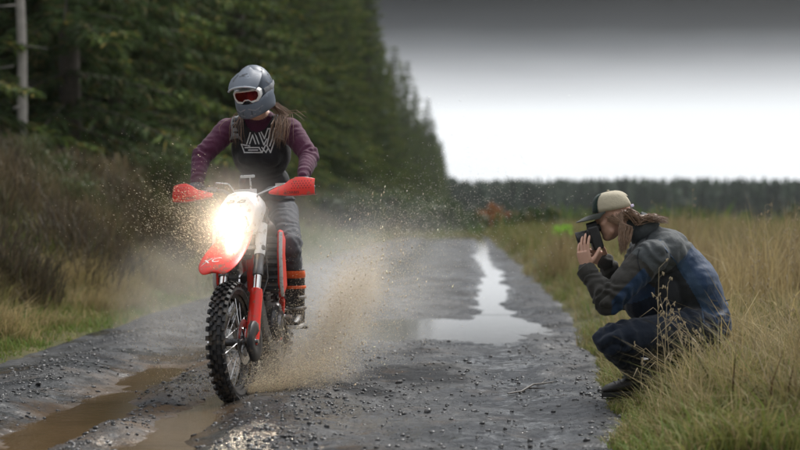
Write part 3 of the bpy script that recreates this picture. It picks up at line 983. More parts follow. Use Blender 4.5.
BIKE_LOC = V3((-1.345, 9.52, -0.036)); BIKE_RZ = R(-90 - 2.5)
bike = empty('motorcycle', BIKE_LOC, BIKE_RZ)
tag(bike, 'red and white off-road motorcycle with headlight on splashing through muddy water', 'motorcycle')
X, Y, Z = V3((1, 0, 0)), V3((0, 1, 0)), V3((0, 0, 1))


def wheel(name, c, ro, width, rim_r, nk, parent, n_sp=32):
    c = V3(c)
    hub = MB(); hub.lathe(c, Y, [(-.062, .014), (-.062, .034), (-.05, .036), (-.044, .022), (.044, .022), (.05, .036), (.062, .034), (.062, .014)], 20)
    hub = hub.build(name, M_gun, parent)
    t = MB(); w = width / 2; rc = ro - 0.016
    t.lathe(c, Y, [(-w * .72, rim_r + .002), (-w * .98, rim_r + (rc - rim_r) * .42), (-w * .9, rim_r + (rc - rim_r) * .74), (-w * .5, rc - .004), (0, rc), (w * .5, rc - .004), (w * .9, rim_r + (rc - rim_r) * .74), (w * .98, rim_r + (rc - rim_r) * .42), (w * .72, rim_r + .002)], 72, cap=False)
    for k in range(nk):
        for lat, dr, st, sz in ((-w * .86, -.014, 0, (.026, .020, .030)), (-w * .42, -.003, .5, (.024, .018, .024)), (0, 0, 0, (.026, .016, .024)), (w * .42, -.003, .5, (.024, .018, .024)), (w * .86, -.014, 0, (.026, .020, .030))):
            a = (k + st) * 2 * math.pi / nk
            rot = Matrix.Rotation(-a, 3, 'Y') @ Matrix.Rotation(-lat / w * 0.75, 3, 'X') if True else None
            d = V3((math.sin(a), 0, math.cos(a)))
            rot = Matrix.Rotation(a, 3, 'Y') @ Matrix.Rotation(-lat / w * 0.7, 3, 'X')
            t.box(c + d * (rc + dr + .004) + Y * lat, sz, rot)
    t.build('tyre', M_rubber, hub, angle=30)
    r = MB(); r.lathe(c, Y, [(-.024, rim_r), (-.026, rim_r + .008), (-.019, rim_r + .008), (-.012, rim_r - .008), (.012, rim_r - .008), (.019, rim_r + .008), (.026, rim_r + .008), (.024, rim_r), (.014, rim_r - .016), (-.014, rim_r - .016), (-.024, rim_r)], 60, cap=False)
    r.build('rim', M_black, hub)
    for k in range(n_sp):
        a = k * 2 * math.pi / n_sp; s = 1 if k % 2 else -1; a2 = a + (0.42 if (k // 2) % 2 else -0.42)
        p0 = c + V3((math.sin(a) * .034, .048 * s, math.cos(a) * .034)); p1 = c + V3((math.sin(a2) * (rim_r - .012), .008 * s, math.cos(a2) * (rim_r - .012)))
        sp = MB(); sp.tube([p0, p1], .0026, 5); sp.build('spoke', M_steel, hub)
    return hub


WF = V3((0, 0, .352))
fw = wheel('front_wheel', WF, .352, .092, .272, 40, bike)
disc = MB(); disc.lathe(WF + Y * .066, Y, [(-.002, .085), (-.002, .130), (.002, .130), (.002, .085)], 40, cap=False)
disc.loft  # keep
for k in range(6):
    a = k * 1.047; disc.tube([WF + Y * .066 + V3((math.sin(a) * .03, 0, math.cos(a) * .03)), WF + Y * .066 + V3((math.sin(a + .4) * .09, 0, math.cos(a + .4) * .09))], [.007, .006], 6)
disc.build('brake_disc', M_steel, fw)
WR = V3((-1.48, 0, .345))
rw = wheel('rear_wheel', WR, .345, .12, .245, 34, bike)

FD = V3((-math.sin(R(26.5)), 0, math.cos(R(26.5))))
FN = V3((math.cos(R(26.5)), 0, math.sin(R(26.5))))      # forward of the fork
for s in (1, -1):
    p0 = V3((-.028, .103 * s, .335))
    leg = MB()
    leg.tube([p0 + FD * .02, p0 + FD * .46], .0235, 16)
    leg = leg.build('fork_leg', M_chrome, bike)
    up = MB(); up.lathe(p0, FD, [(.43, .0255), (.43, .031), (.47, .031), (.475, .0285), (.62, .0295), (.64, .031), (.86, .031), (.865, .026), (.875, .026)], 20)
    up.build('outer_tube', M_gun, leg)
    st = MB(); st.lathe(p0, FD, [(.56, .0312), (.56, .0322), (.76, .0322), (.76, .0312)], 20); st.build('white_sleeve', M_white, leg)
    lug = MB(); lug.tube([p0 - FD * .02 + FN * .005, p0 + FD * .075], [(.034, .030), (.027, .026)], 14); lug.tube([WF + Y * (.075 * s), WF + Y * (.135 * s)], .024, 14)
    lug.build('axle_lug', M_gun, leg)
    gd = MB(); rings = []
    for q, ra, rb, fo in ((-.015, .026, .034, .020), (.03, .040, .041, .013), (.12, .041, .039, .010), (.20, .040, .038, .010), (.30, .040, .038, .008), (.335, .033, .034, .014)):
        cc = p0 + FD * q + FN * fo; ring = []
        for k in range(16):
            a = k * 2 * math.pi / 16; ring.append(cc + FN * (ra * math.cos(a) if math.cos(a) > -0.3 else -0.3 * ra) + Y * (rb * math.sin(a) + .004 * s))
        rings.append(ring)
    gd.loft(rings); gd.build('fork_guard', M_red, leg, bevel=.003)
    # guard stripes
# disc guard and caliper on the left leg
dg_ = MB(); dg_.lathe(WF + Y * .128, Y, [(-.012, .118), (.004, .118), (.014, .108), (.018, .07), (.014, .05), (.008, .03), (-.006, .03)], 28, cap=False)
dgo = dg_.build('disc_guard', M_black, bike)
ca = MB(); ca.box(WF + V3((-.105, .095, .045)), (.085, .055, .12), Matrix.Rotation(R(-20), 3, 'Y')); ca.tube([WF + V3((-.07, .10, .09)), WF + V3((-.16, .12, .20)), V3((-.26, .15, .70)), V3((-.36, .12, .98))], .0055, 8)
ca.build('brake_caliper', M_black, bike, bevel=.008)
ax = MB(); ax.tube([WF - Y * .15, WF + Y * .15], .012, 12); ax.build('axle', M_steel, bike)

# triple clamps, head
tcm = MB()
for q, w in ((.60, .27), (.80, .27)):
    o = V3((-.028, 0, .335)) + FD * q - FN * .01
    tcm.box(o, (.075, w, .034), Matrix.Rotation(R(-26.5), 3, 'Y'))
tcm.tube([V3((-.36, 0, .82)), V3((-.46, 0, 1.06))], .032, 14)
tcm.build('triple_clamp', M_gun, bike, bevel=.008)

# front fender: curved sheet with rolled edges
rings = []
prof = [(-.40, .915, .055, .020), (-.30, .905, .075, .024), (-.18, .885, .088, .030), (-.04, .865, .100, .032), (.10, .845, .106, .034), (.22, .822, .104, .034), (.31, .798, .092, .032), (.365, .776, .068, .026), (.385, .764, .045, .020)]
for (x, z, hw, dr) in prof:
    z += .062 - .14 * x; hw *= 1.16; x = x * .78
    top = [V3((x, hw * a, z - dr * abs(a) ** 2.6)) for a in (-1, -.85, -.6, -.3, 0, .3, .6, .85, 1)]
    rings.append(top + [p - Z * .006 for p in reversed(top)])
fm = MB(); fm.loft(rings)
fender = fm.build('front_fender', M_red, bike, sub=1)
bv = bvh_of(fender)
for s in (1,):
    decal('lettering', text_shape('XC', .062), (.215, -.035, .84), Y * 1.25, V3((-1, 0, .25)), (0, 0, -1), bv, M_wink, fender, .002, shear=.25)

# headlight mask
mk = MB()
tilt = V3((-.30, 0, .954)).normalized()


def mp(y, z, d):     # mask coordinates
    return V3((-.235, y, 1.072)) + V3((1, 0, 0)) * d + V3((-.28 * z, 0, z))


out = [(-.085, -.135), (-.125, -.06), (-.148, .035), (-.135, .075), (-.085, .135), (-.03, .150), (.03, .150), (.085, .135), (.135, .075), (.148, .035), (.125, -.06), (.085, -.135)]
out = [(y * .88, z * .90 + .008) for y, z in out]
mid = [(y * .86, z * .86, .030) for y, z in out]
inn = [(y * .62, z * .62 + .006, .046) for y, z in out]
mk.loft([[mp(y, z, -.11 - .25 * abs(y)) for y, z in out], [mp(y * 1.0, z, -.02 - .2 * abs(y)) for y, z in out], [mp(*p) for p in mid], [mp(*p) for p in inn]])
mask = mk.build('headlight_mask', M_white, bike, bevel=.004)
ln = MB(); lo = [(-.042, -.090), (-.062, -.045), (-.052, .0), (.052, .0), (.062, -.045), (.042, -.090)]
ln.loft([[mp(y, z - .012, .03) for y, z in lo], [mp(y, z - .012, .052) for y, z in lo], [mp(y * .8, z * .8 - .012, .062) for y, z in lo]])
ln.build('headlight', M_lens, mask)
mbv = bvh_of(mask)
for yy in (-.035, .03):
    decal('lettering', strokes_shape([[(-.022, -.006), (.0, .006), (.022, .004)], [(-.012, -.008), (.02, -.004)]], .006), mp(yy, .085, 0), Y, V3((-.28, 0, 1)), (-1, 0, 0), mbv, M_ink, mask)
# the lit lamp
ld = bpy.data.lights.new('headlight_beam', 'SPOT'); ld.energy = 13.0; ld.color = (1.0, 0.86, 0.64); ld.shadow_soft_size = 0.05; ld.spot_size = R(150); ld.spot_blend = 1.0
lo_ = bpy.data.objects.new('headlight_beam', ld); COL.objects.link(lo_); lo_.parent = mask; lo_.location = mp(0, -.055, .075)
lo_.rotation_euler = V3((1, 0, -.12)).to_track_quat('-Z', 'Y').to_euler()
bz = MB(); bz.loft([[mp(y * k_, (z + .045) * k_ - .045 - .012, d) for y, z in lo] for k_, d in ((1.0, .045), (1.04, .060), (1.20, .060), (1.28, .036))], cap=False); bz.build('lamp_bezel', M_black, mask)

# handlebar, clamps, bracket
hb = MB()
hb.tube([V3((-.51, -.36, 1.242)), V3((-.47, -.26, 1.242)), V3((-.43, -.14, 1.225)), V3((-.425, -.07, 1.18)), V3((-.425, .07, 1.18)), V3((-.43, .14, 1.225)), V3((-.47, .26, 1.242)), V3((-.51, .36, 1.242))], .0125, 12)
hbo = hb.build('handlebar', M_gun, bike)
gp = MB()
for s in (1, -1):
    gp = MB(); gp.tube([V3((-.475, .27 * s, 1.242)), V3((-.515, .37 * s, 1.242))], .0165, 14); gp.build('grip', M_grip, hbo)
    lv = MB(); lv.tube([V3((-.44, .225 * s, 1.235)), V3((-.395, .25 * s, 1.23)), V3((-.42, .33 * s, 1.225)), V3((-.455, .395 * s, 1.225))], [.007, .006, .005, .006], 8); lv.box(V3((-.435, .21 * s, 1.24)), (.05, .05, .03))
    lv.build('lever', M_steel, hbo)
br = MB(); br.box(V3((-.40, .02, 1.305)), (.02, .085, .016)); br.tube([V3((-.41, .035, 1.2)), V3((-.40, .035, 1.305))], .006, 8); br.box(V3((-.42, 0, 1.215)), (.05, .12, .03))
br.build('instrument_bracket', M_steel, bike, bevel=.004)
hs = MB(); hs.tube([V3((-.42, -.20, 1.245)), V3((-.36, -.16, 1.275)), V3((-.33, -.08, 1.265)), V3((-.36, -.03, 1.19)), V3((-.38, -.03, 1.05))], .006, 8); hs.build('brake_hose', M_steel, bike)
hs = MB(); hs.tube([V3((-.42, .20, 1.24)), V3((-.36, .15, 1.215)), V3((-.33, .10, 1.195)), V3((-.35, .06, 1.13))], .0055, 8); hs.build('clutch_hose', M_steel, bike)
hs = MB(); hs.tube([V3((-.43, -.24, 1.23)), V3((-.35, -.19, 1.23)), V3((-.33, -.14, 1.16)), V3((-.40, -.08, 1.0))], .0055, 8); hs.build('throttle_cable', M_black, bike)

# hand guards
for s in (1, -1):
    cols = [(.175, -.300, 1.195, 1.212), (.215, -.285, 1.188, 1.228), (.265, -.278, 1.182, 1.242), (.300, -.278, 1.178, 1.266), (.335, -.284, 1.176, 1.282), (.375, -.300, 1.176, 1.282), (.412, -.325, 1.178, 1.276), (.435, -.355, 1.18, 1.27)]
    front, rings = [], []
    for (yy, xx, z0, z1) in cols:
        pts = [V3((xx + .014 * (1 - (2 * q - 1) ** 2) - .03 * q, yy * s, z0 + (z1 - z0) * q)) for q in (0, .25, .5, .75, 1)]
        bot = V3((xx - .035, yy * s, z0 - .006))
        front = [bot] + pts
        rings.append(front + [p + V3((-.006, -.004 * s, 0)) for p in reversed(front)])
    g = MB(); g.loft(rings)
    guard = g.build('hand_guard', M_red, bike, bevel=.002, angle=35)
    gb = bvh_of(guard)
    decal('lettering', text_shape('ACERBIS', .021), (-.2, .315 * s, 1.192), Y * 1.12, Z, (-1, 0, 0), gb, M_ink, guard, .0015)
    holes = []
    for a in range(7):
        for b_ in range(4):
            cx = (.318 + a * .0155 + (b_ % 2) * .0078); cz = 1.217 + b_ * .0135
            holes.append((cx, cz))
    vs, fs = [], []
    for (cx, cz) in holes:
        i = len(vs); vs += [(cx - .0042, cz), (cx, cz - .005), (cx + .0042, cz), (cx, cz + .005)]; fs.append((i, i + 1, i + 2, i + 3))
    decal('vent_holes', (vs, fs), (-.2, 0, 0), Y * s, Z, (-1, 0, 0), gb, mat('vent_dark', (.30, .012, .01), .6), guard, .001)
    ba = MB(); ba.tube([V3((-.515, .375 * s, 1.242)), V3((-.46, .41 * s, 1.225)), V3((-.385, .41 * s, 1.21)), V3((-.315, .36 * s, 1.2)), V3((-.31, .28 * s, 1.2)), V3((-.40, .19 * s, 1.22))], .008, 8)
    ba.build('guard_bar', M_black, guard)

# frame
fr = MB()
fr.tube([V3((-.45, 0, .98)), V3((-.52, 0, .72)), V3((-.57, 0, .42)), V3((-.66, 0, .29))], .022, 12)
for s in (1, -1):
    fr.tube([V3((-.46, .03 * s, 1.0)), V3((-.70, .09 * s, .90)), V3((-.96, .11 * s, .74)), V3((-1.04, .11 * s, .52)), V3((-.98, .10 * s, .30)), V3((-.66, .06 * s, .27))], .019, 10)
    fr.tube([V3((-.96, .09 * s, .76)), V3((-1.25, .08 * s, .86)), V3((-1.55, .07 * s, .90))], .013, 8)
    fr.tube([V3((-1.02, .10 * s, .58)), V3((-1.40, .08 * s, .84))], .012, 8)
fr.build('frame', M_red, bike)

# radiators and shrouds
for s in (1, -1):
    rd = MB(); rd.box(V3((-.50, .125 * s, .78)), (.035, .115, .33), Matrix.Rotation(R(-10), 3, 'Y'))
    rdo = rd.build('radiator', M_gun, bike, bevel=.006)
    for k in range(7):
        lv = MB(); lv.box(V3((-.478 - .000 * k - (.64 + .046 * k - .78) * .18 + .004, .125 * s, .64 + .046 * k)), (.03, .11, .005), Matrix.Rotation(R(35), 3, 'Y')); lv.build('louver', M_black, rdo)
    poly = [(-.425, .98), (-.405, .86), (-.44, .66), (-.52, .585), (-.60, .62), (-.74, .78), (-.98, .86), (-.99, .93), (-.72, .985)]
    # outline lofted outwards so that the panel is dished
    a = [V3((x, s * (.185 if x > -.6 else .16 - .04 * (-.6 - x) / .4), z)) for x, z in poly]
    cx = sum(p.x for p in a) / len(a); cz = sum(p.z for p in a) / len(a)
    b_ = [V3((cx + (p.x - cx) * .96, p.y + .018 * s, cz + (p.z - cz) * .96)) for p in a]
    c_ = [V3((cx + (p.x - cx) * .70, p.y + .032 * s, cz + (p.z - cz) * .70)) for p in a]
    sh = MB(); sh.loft([[p - Y * (.006 * s) for p in a], a, b_, c_])
    sho = sh.build('radiator_shroud', M_red, bike, bevel=.004)
    ed = MB(); ed.tube([V3((-.418, s * .199, .975)), V3((-.399, s * .201, .86)), V3((-.434, s * .201, .665)), V3((-.51, s * .198, .59))], [(.006, .011)] * 4, 8)
    ed.build('white_edge', M_white, sho)

# tank, seat, side panels, rear fender
tk = MB(); rings = []
for (x, z, hw, hh) in ((-.47, .99, .06, .05), (-.56, 1.00, .12, .075), (-.70, .985, .135, .09), (-.86, .94, .11, .08), (-.96, .915, .08, .06)):
    rings.append([V3((x, hw * math.cos(a), z + hh * math.sin(a))) for a in [k * 2 * math.pi / 18 for k in range(18)]])
tk.loft(rings); tko = tk.build('fuel_tank', M_black, bike, sub=1)
cap_ = MB(); cap_.lathe(V3((-.66, 0, 1.065)), Z, [(-.01, .04), (.015, .04), (.022, .032)], 20); cap_.build('tank_cap', M_black, tko)
stm = MB(); rings = []
for (x, z, hw, hh) in ((-.74, 1.00, .06, .05), (-.86, .985, .075, .055), (-1.10, .965, .095, .06), (-1.36, .975, .095, .055), (-1.52, .985, .07, .035)):
    rings.append([V3((x, hw * math.copysign(abs(math.cos(a)) ** .6, math.cos(a)), z + hh * math.copysign(abs(math.sin(a)) ** .6, math.sin(a)))) for a in [k * 2 * math.pi / 18 for k in range(18)]])
stm.loft(rings); stm.build('seat', M_seat, bike, sub=1)
for s in (1, -1):
    poly = [(-.96, .90), (-1.20, .925), (-1.50, .945), (-1.46, .80), (-1.30, .66), (-1.12, .66), (-.98, .74)]
    a = [V3((x, s * .135, z)) for x, z in poly]; cx = sum(p.x for p in a) / 7; cz = sum(p.z for p in a) / 7
    sp = MB(); sp.loft([[p - Y * (.006 * s) for p in a], a, [V3((cx + (p.x - cx) * .93, s * .165, cz + (p.z - cz) * .93)) for p in a], [V3((cx + (p.x - cx) * .5, s * .175, cz + (p.z - cz) * .5)) for p in a]])
    sp.build('side_panel', M_white, bike, bevel=.004)
rings = []
for (x, z, hw, dr) in ((-1.36, .93, .10, .05), (-1.52, .955, .105, .045), (-1.75, .985, .10, .04), (-1.95, .985, .075, .03), (-2.02, .97, .05, .02)):
    top = [V3((x, hw * a, z - dr * abs(a) ** 2.5)) for a in (-1, -.7, -.35, 0, .35, .7, 1)]
    rings.append(top + [p - Z * .006 for p in reversed(top)])
rf = MB(); rf.loft(rings); rf.build('rear_fender', M_white, bike, sub=1)

# engine
en = MB()
en.lathe(V3((-.80, -.13, .40)), Y, [(0, .10), (.02, .125), (.24, .125), (.265, .10)], 24)
en.lathe(V3((-.95, -.11, .43)), Y, [(0, .08), (.02, .095), (.21, .095), (.225, .08)], 20)
en.box(V3((-.86, 0, .37)), (.30, .22, .20)); en.box(V3((-.70, 0, .60)), (.17, .16, .24), Matrix.Rotation(R(8), 3, 'Y'))
eno = en.build('engine', M_gun, bike, bevel=.012)
cv = MB(); cv.lathe(V3((-.79, .135, .40)), Y, [(0, .085), (.018, .08), (.022, .05), (.028, .045), (.028, .0)], 24); cv.build('ignition_cover', M_alu, eno)
cv = MB(); cv.lathe(V3((-.83, -.135, .41)), -Y, [(0, .105), (.02, .10), (.026, .06), (.026, .0)], 24); cv.build('clutch_cover', M_alu, eno)
for k in range(5):
    fn = MB(); fn.box(V3((-.675 - .008 * k, 0, .55 + .035 * k)), (.20, .19, .008)); fn.build('cooling_fin', M_alu, eno)
ex = MB(); ex.tube([V3((-.60, -.02, .66)), V3((-.50, -.05, .60)), V3((-.48, -.12, .48)), V3((-.56, -.17, .40)), V3((-.74, -.19, .44)), V3((-.98, -.17, .58)), V3((-1.2, -.16, .70))], [.022, .023, .023, .024, .024, .026, .03], 14)
exo = ex.build('exhaust_pipe', M_steel, bike)
mu = MB(); mu.tube([V3((-1.16, -.17, .69)), V3((-1.24, -.175, .72)), V3((-1.62, -.18, .85)), V3((-1.68, -.18, .87))], [.035, .058, .055, .03], 18); mu.build('silencer', M_alu, exo)
sk = MB()
pr_ = [(-.50, .56), (-.545, .36), (-.62, .255), (-.98, .225)]
rings = []
for (x, z), hw in zip(pr_, (.075, .105, .125, .12)):
    rings.append([V3((x, -hw, z + .05)), V3((x + .01, -hw * .85, z)), V3((x + .016, 0, z - .012)), V3((x + .01, hw * .85, z)), V3((x, hw, z + .05)), V3((x - .006, hw * .97, z + .055)), V3((x - .006, 0, z + .006)), V3((x - .006, -hw * .97, z + .055))])
sk.loft(rings); sk.build('skid_plate', M_alu, bike, bevel=.003)
sa = MB()
for s in (1, -1):
    sa.tube([V3((-.98, .10 * s, .42)), V3((-1.2, .11 * s, .40)), V3((-1.50, .115 * s, .345))], [(.035, .018), (.034, .016), (.028, .014)], 10)
sa.box(V3((-1.06, 0, .43)), (.08, .2, .05)); sa.build('swingarm', M_alu, bike, bevel=.006)
ch = MB(); ch.tube([V3((-.95, .10, .475)), V3((-1.48, .085, .45))], [(.006, .010)] * 2, 8); ch.tube([V3((-.95, .10, .39)), V3((-1.48, .085, .25))], [(.006, .010)] * 2, 8)
ch.lathe(V3((-1.48, .085, .345)), Y, [(-.004, .075), (-.004, .105), (.004, .105), (.004, .075)], 40); ch.build('chain', M_gun, bike)
for s in (1, -1):
    pg = MB(); pg.box(V3((-.93, .235 * s, .372)), (.06, .11, .018)); pg.tube([V3((-.96, .12 * s, .38)), V3((-.93, .18 * s, .372))], .013, 8); pg.build('foot_peg', M_gun, bike, bevel=.004)
gs = MB(); gs.tube([V3((-.90, .15, .42)), V3((-.84, .175, .44)), V3((-.76, .185, .45))], .008, 8); gs.tube([V3((-.76, .175, .45)), V3((-.76, .215, .45))], .011, 8); gs.build('gear_lever', M_steel, bike)
shk = MB(); shk.tube([V3((-1.0, 0, .80)), V3((-1.06, 0, .46))], .028, 14); shk.build('rear_shock', M_red, bike)

# steer the front end a little to the rider's right
ST = Matrix.Translation(V3((-.40, 0, 1.0))) @ Matrix.Rotation(R(-7), 4, FD) @ Matrix.Translation(V3((.40, 0, -1.0)))
for o in bike.children:
    if o.name.split('.')[0] in ('front_wheel', 'fork_leg', 'disc_guard', 'brake_caliper', 'axle', 'triple_clamp', 'front_fender', 'headlight_mask', 'handlebar', 'instrument_bracket', 'brake_hose', 'clutch_hose', 'throttle_cable', 'hand_guard'):
        o.matrix_basis = ST
# ================================================================== PEOPLE
def remesh(mb, voxel, it=6, factor=0.5):
    me = mb.mesh('body'); o = link('body_tmp', me)
    m = o.modifiers.new('r', 'REMESH'); m.mode = 'VOXEL'; m.voxel_size = voxel; m.use_smooth_shade = True
    s = o.modifiers.new('s', 'SMOOTH'); s.factor = factor; s.iterations = it
    dg = bpy.context.evaluated_depsgraph_get(); dg.update()
    out = bpy.data.meshes.new_from_object(o.evaluated_get(dg))
    bpy.data.objects.remove(o); bpy.data.meshes.remove(me)
    return out


def arrays(me):
    v = np.empty(len(me.vertices) * 3, np.float32); me.vertices.foreach_get('co', v)
    nn = np.empty(len(me.vertices) * 3, np.float32); me.vertices.foreach_get('normal', nn)
    li = np.empty(len(me.loops), np.int32); me.loops.foreach_get('vertex_index', li)
    sz = np.empty(len(me.polygons), np.int32); me.polygons.foreach_get('loop_total', sz)
    return v.reshape(-1, 3).astype(float), nn.reshape(-1, 3).astype(float), li, sz


def join_meshes(name, mes):
    V, Lp, S = [], [], []; off = 0
    for me in mes:
        v, n_, li, sz = arrays(me); V.append(v); Lp.append(li + off); S.append(sz); off += len(v)
    return np_mesh(name, np.concatenate(V), np.concatenate(Lp), np.concatenate(S), smooth=True)


def seg_t(p, a, b):
    a = np.array(a); b = np.array(b); d = b - a; L2 = d @ d
    t = np.clip(((p - a) @ d) / L2, 0, 1)
    return t, np.linalg.norm(p - (a + t[:, None] * d), axis=1)


def wrinkle(me, bones, amp=0.006, seed=0):
    """cloth folds: rings across each bone, strongest near its joints. bones: (a, b, radius, strength at a, at b, freq)"""
    v, nn, li, sz = arrays(me)
    disp = np.zeros(len(v))
    for k, (a, b, rad, sa_, sb, fr_) in enumerate(bones):
        t, d = seg_t(v, a, b)
        inside = np.exp(-np.clip(d - rad, 0, 1) ** 2 / (0.035 ** 2))
        L_ = np.linalg.norm(np.array(b) - np.array(a))
        st = sa_ * np.exp(-(t / .28) ** 2) + sb * np.exp(-((1 - t) / .28) ** 2) + 0.18 * max(sa_, sb)
        ph_ = np.array([noise.noise(V3(p) * 9 + V3((k * 7.1, seed, 0))) for p in v])
        ph2 = np.array([noise.noise(V3(p) * 22 + V3((k * 3.1, seed, 5))) for p in v])
        fold = np.sin(2 * np.pi * (t * L_ * fr_ + 1.1 * ph_ + .25 * ph2))
        disp += inside * st * fold * (0.55 + 0.6 * np.abs(ph2))
    big = np.array([noise.noise(V3(p) * 13 + V3((seed, 3, 1))) for p in v])
    v2 = v + nn * (amp * (disp + 0.45 * big))[:, None]
    me.vertices.foreach_set('co', v2.astype(np.float32).ravel()); me.update()


def centers(me):
    c = np.empty(len(me.polygons) * 3, np.float32); me.polygons.foreach_get('center', c); return c.reshape(-1, 3).astype(float)


def shell(name, me, mask, off, m, parent, thick=0.004, sm=0):
    """a garment: the faces of the body under mask, lifted off it, with thickness"""
    v, nn, li, sz = arrays(me)
    starts = np.concatenate([[0], np.cumsum(sz)[:-1]])
    v = v + nn * off
    idx = np.where(mask)[0]; used = {}; vs = []; fs = []
    for i in idx:
        f = []
        for k in li[starts[i]:starts[i] + sz[i]]:
            if k not in used: used[k] = len(vs); vs.append(tuple(v[k]))
            f.append(used[k])
        fs.append(f)
    nm = bpy.data.meshes.new(name); nm.from_pydata(vs, [], fs); nm.update()
    nm.polygons.foreach_set('use_smooth', np.ones(len(nm.polygons), bool))
    o = link(name, nm, m, parent)
    if sm:
        s = o.modifiers.new('sm', 'SMOOTH'); s.factor = .5; s.iterations = sm
    s = o.modifiers.new('so', 'SOLIDIFY'); s.thickness = thick; s.offset = 1
    return o


def hand_mesh(wrist, fwd, palm, thumb, curls, size=1.0, spread=0.0, tcurl=(10, 20), tdir=None, voxel=0.0030):
    """wrist position, fwd = towards the knuckles, palm = palm normal, thumb = towards the thumb side.
    curls: per finger (index..little) three bend angles in degrees towards the palm"""
    w = V3(wrist); f = V3(fwd).normalized(); t = V3(thumb); t = (t - f * t.dot(f)).normalized(); p = V3(palm); p = (p - f * p.dot(f) - t * p.dot(t)).normalized()
    s = size; mb = MB()
    # palm
    rings = []
    for q, hw, th, sh in ((-.015, .026, .020, 0), (.01, .030, .020, 0), (.04, .040, .017, .002), (.07, .043, .0145, .001), (.088, .041, .012, 0)):
        c = w + f * (q * s) + t * (sh * s)
        rings.append([c + t * (hw * s * math.cos(a)) + p * (th * s * math.sin(a)) for a in [k * 2 * math.pi / 16 for k in range(16)]])
    mb.loft(rings)
    L4 = [(.043, .026, .022), (.048, .030, .023), (.044, .028, .022), (.034, .021, .019)]
    for k in range(4):
        lat = (.0305 - .0203 * k) * s
        base = w + f * ((.084 - (.004 if k in (0, 2) else 0) - (.011 if k == 3 else 0)) * s) + t * lat
        d = (f + t * (spread * (1.5 - k))).normalized(); pts = [base - d * .012 * s]; ang = 0; cur = base; pts.append(cur); rr = [.0093 * s, .0096 * s]
        for j in range(3):
            ang += R(curls[k][j]); dd = d * math.cos(ang) + p * math.sin(ang)
            nxt = cur + dd * (L4[k][j] * s)
            pts += [cur.lerp(nxt, .5), nxt]; b0 = (.0090, .0080, .0074)[j] * s; rr += [b0 * .97, b0 * (.98 if j < 2 else .72)]
            cur = nxt
        pts.append(cur + dd * .004 * s); rr.append(.003 * s)
        if k == 3: rr = [r * .88 for r in rr]
        mb.tube(pts, rr, 10)
    td = V3(tdir).normalized() if tdir is not None else (f * .62 + t * .65 + p * .42).normalized()
    b0 = w + f * (.022 * s) + t * (.024 * s) + p * (.006 * s)
    m1 = b0 + td * (.044 * s); d2 = (td * math.cos(R(tcurl[0])) + (f * .6 + p * .5 - t * .5).normalized() * math.sin(R(tcurl[0]))).normalized()
    m2 = m1 + d2 * (.032 * s); d3 = (d2 * math.cos(R(tcurl[1])) + (f * .3 + p * .7 - t * .4).normalized() * math.sin(R(tcurl[1]))).normalized()
    m3 = m2 + d3 * (.026 * s)
    mb.tube([b0 - td * .01 * s, b0.lerp(m1, .5), m1, m1.lerp(m2, .5), m2, m2.lerp(m3, .6), m3, m3 + d3 * .004 * s], [.014 * s, .0145 * s, .0112 * s, .0100 * s, .0102 * s, .0098 * s, .0075 * s, .003 * s], 12)
    return remesh(mb, voxel * s, 3, 0.4)


def head_parts(mb, c, rot, s=1.0):
    """human head around c; rot maps head axes (x forward, y left, z up) to the scene"""
    def q(x, y, z): return V3(c) + rot @ V3((x * s, y * s, z * s))
    mb.ell(q(-.012, 0, .03), (.098 * s, .077 * s, .098 * s), rot)
    mb.ell(q(.035, 0, -.035), (.058 * s, .060 * s, .085 * s), rot)
    mb.ell(q(.055, 0, -.095), (.034 * s, .036 * s, .026 * s), rot)         # chin
    mb.capsule(q(.03, .045, -.07), q(.06, .015, -.098), .022 * s, .022 * s); mb.capsule(q(.03, -.045, -.07), q(.06, -.015, -.098), .022 * s, .022 * s)
    mb.capsule(q(.088, 0, .012), q(.112, 0, -.030), .010 * s, .013 * s)      # nose
    mb.ell(q(.104, 0, -.036), (.014 * s, .018 * s, .010 * s), rot)
    mb.capsule(q(.076, .022, -.064), q(.076, -.022, -.064), .010 * s, .010 * s)   # lips
    mb.capsule(q(.079, .028, .024), q(.079, -.028, .024), .013 * s, .013 * s)     # brow
    for sd_ in (1, -1):
        mb.ell(q(.058, .040 * sd_, -.018), (.026 * s, .024 * s, .020 * s), rot)   # cheek
        mb.ell(q(-.012, .078 * sd_, -.008), (.018 * s, .009 * s, .032 * s), rot)  # ear
    return q


def cloth(name, color, var=0.25, scale=9, rough=0.8, bscale=500, sheen=0.15, bump=0.25, spec=0.25):
    m = mat(name, color, rough, var=var, scale=scale, bump=bump, bscale=bscale, spec=spec)
    t = m.node_tree; bp0 = next(n for n in t.nodes if n.type == 'BUMP')
    tc_ = next(n for n in t.nodes if n.type == 'TEX_COORD').outputs['Object']
    b2_ = t.nodes.new('ShaderNodeBump'); b2_.inputs['Strength'].default_value = .38; b2_.inputs['Distance'].default_value = .02
    t.links.new(nz(t, tc_, 22, 5, .55), b2_.inputs['Height']); t.links.new(b2_.outputs[0], bp0.inputs['Normal'])
    m.node_tree.nodes['Principled BSDF'].inputs['Sheen Weight'].default_value = sheen
    return m


M_skin = mat('skin', (0.56, 0.33, 0.24), 0.5, var=0.12, scale=30, bump=0.15, bscale=200)
M_skin.node_tree.nodes['Principled BSDF'].inputs['Subsurface Weight'].default_value = 0.12
M_skin.node_tree.nodes['Principled BSDF'].inputs['Subsurface Radius'].default_value = (0.02, 0.008, 0.004)
M_hair = mat('brown_hair', (0.17, 0.095, 0.055), 0.45, var=0.5, scale=60, spec=0.4)


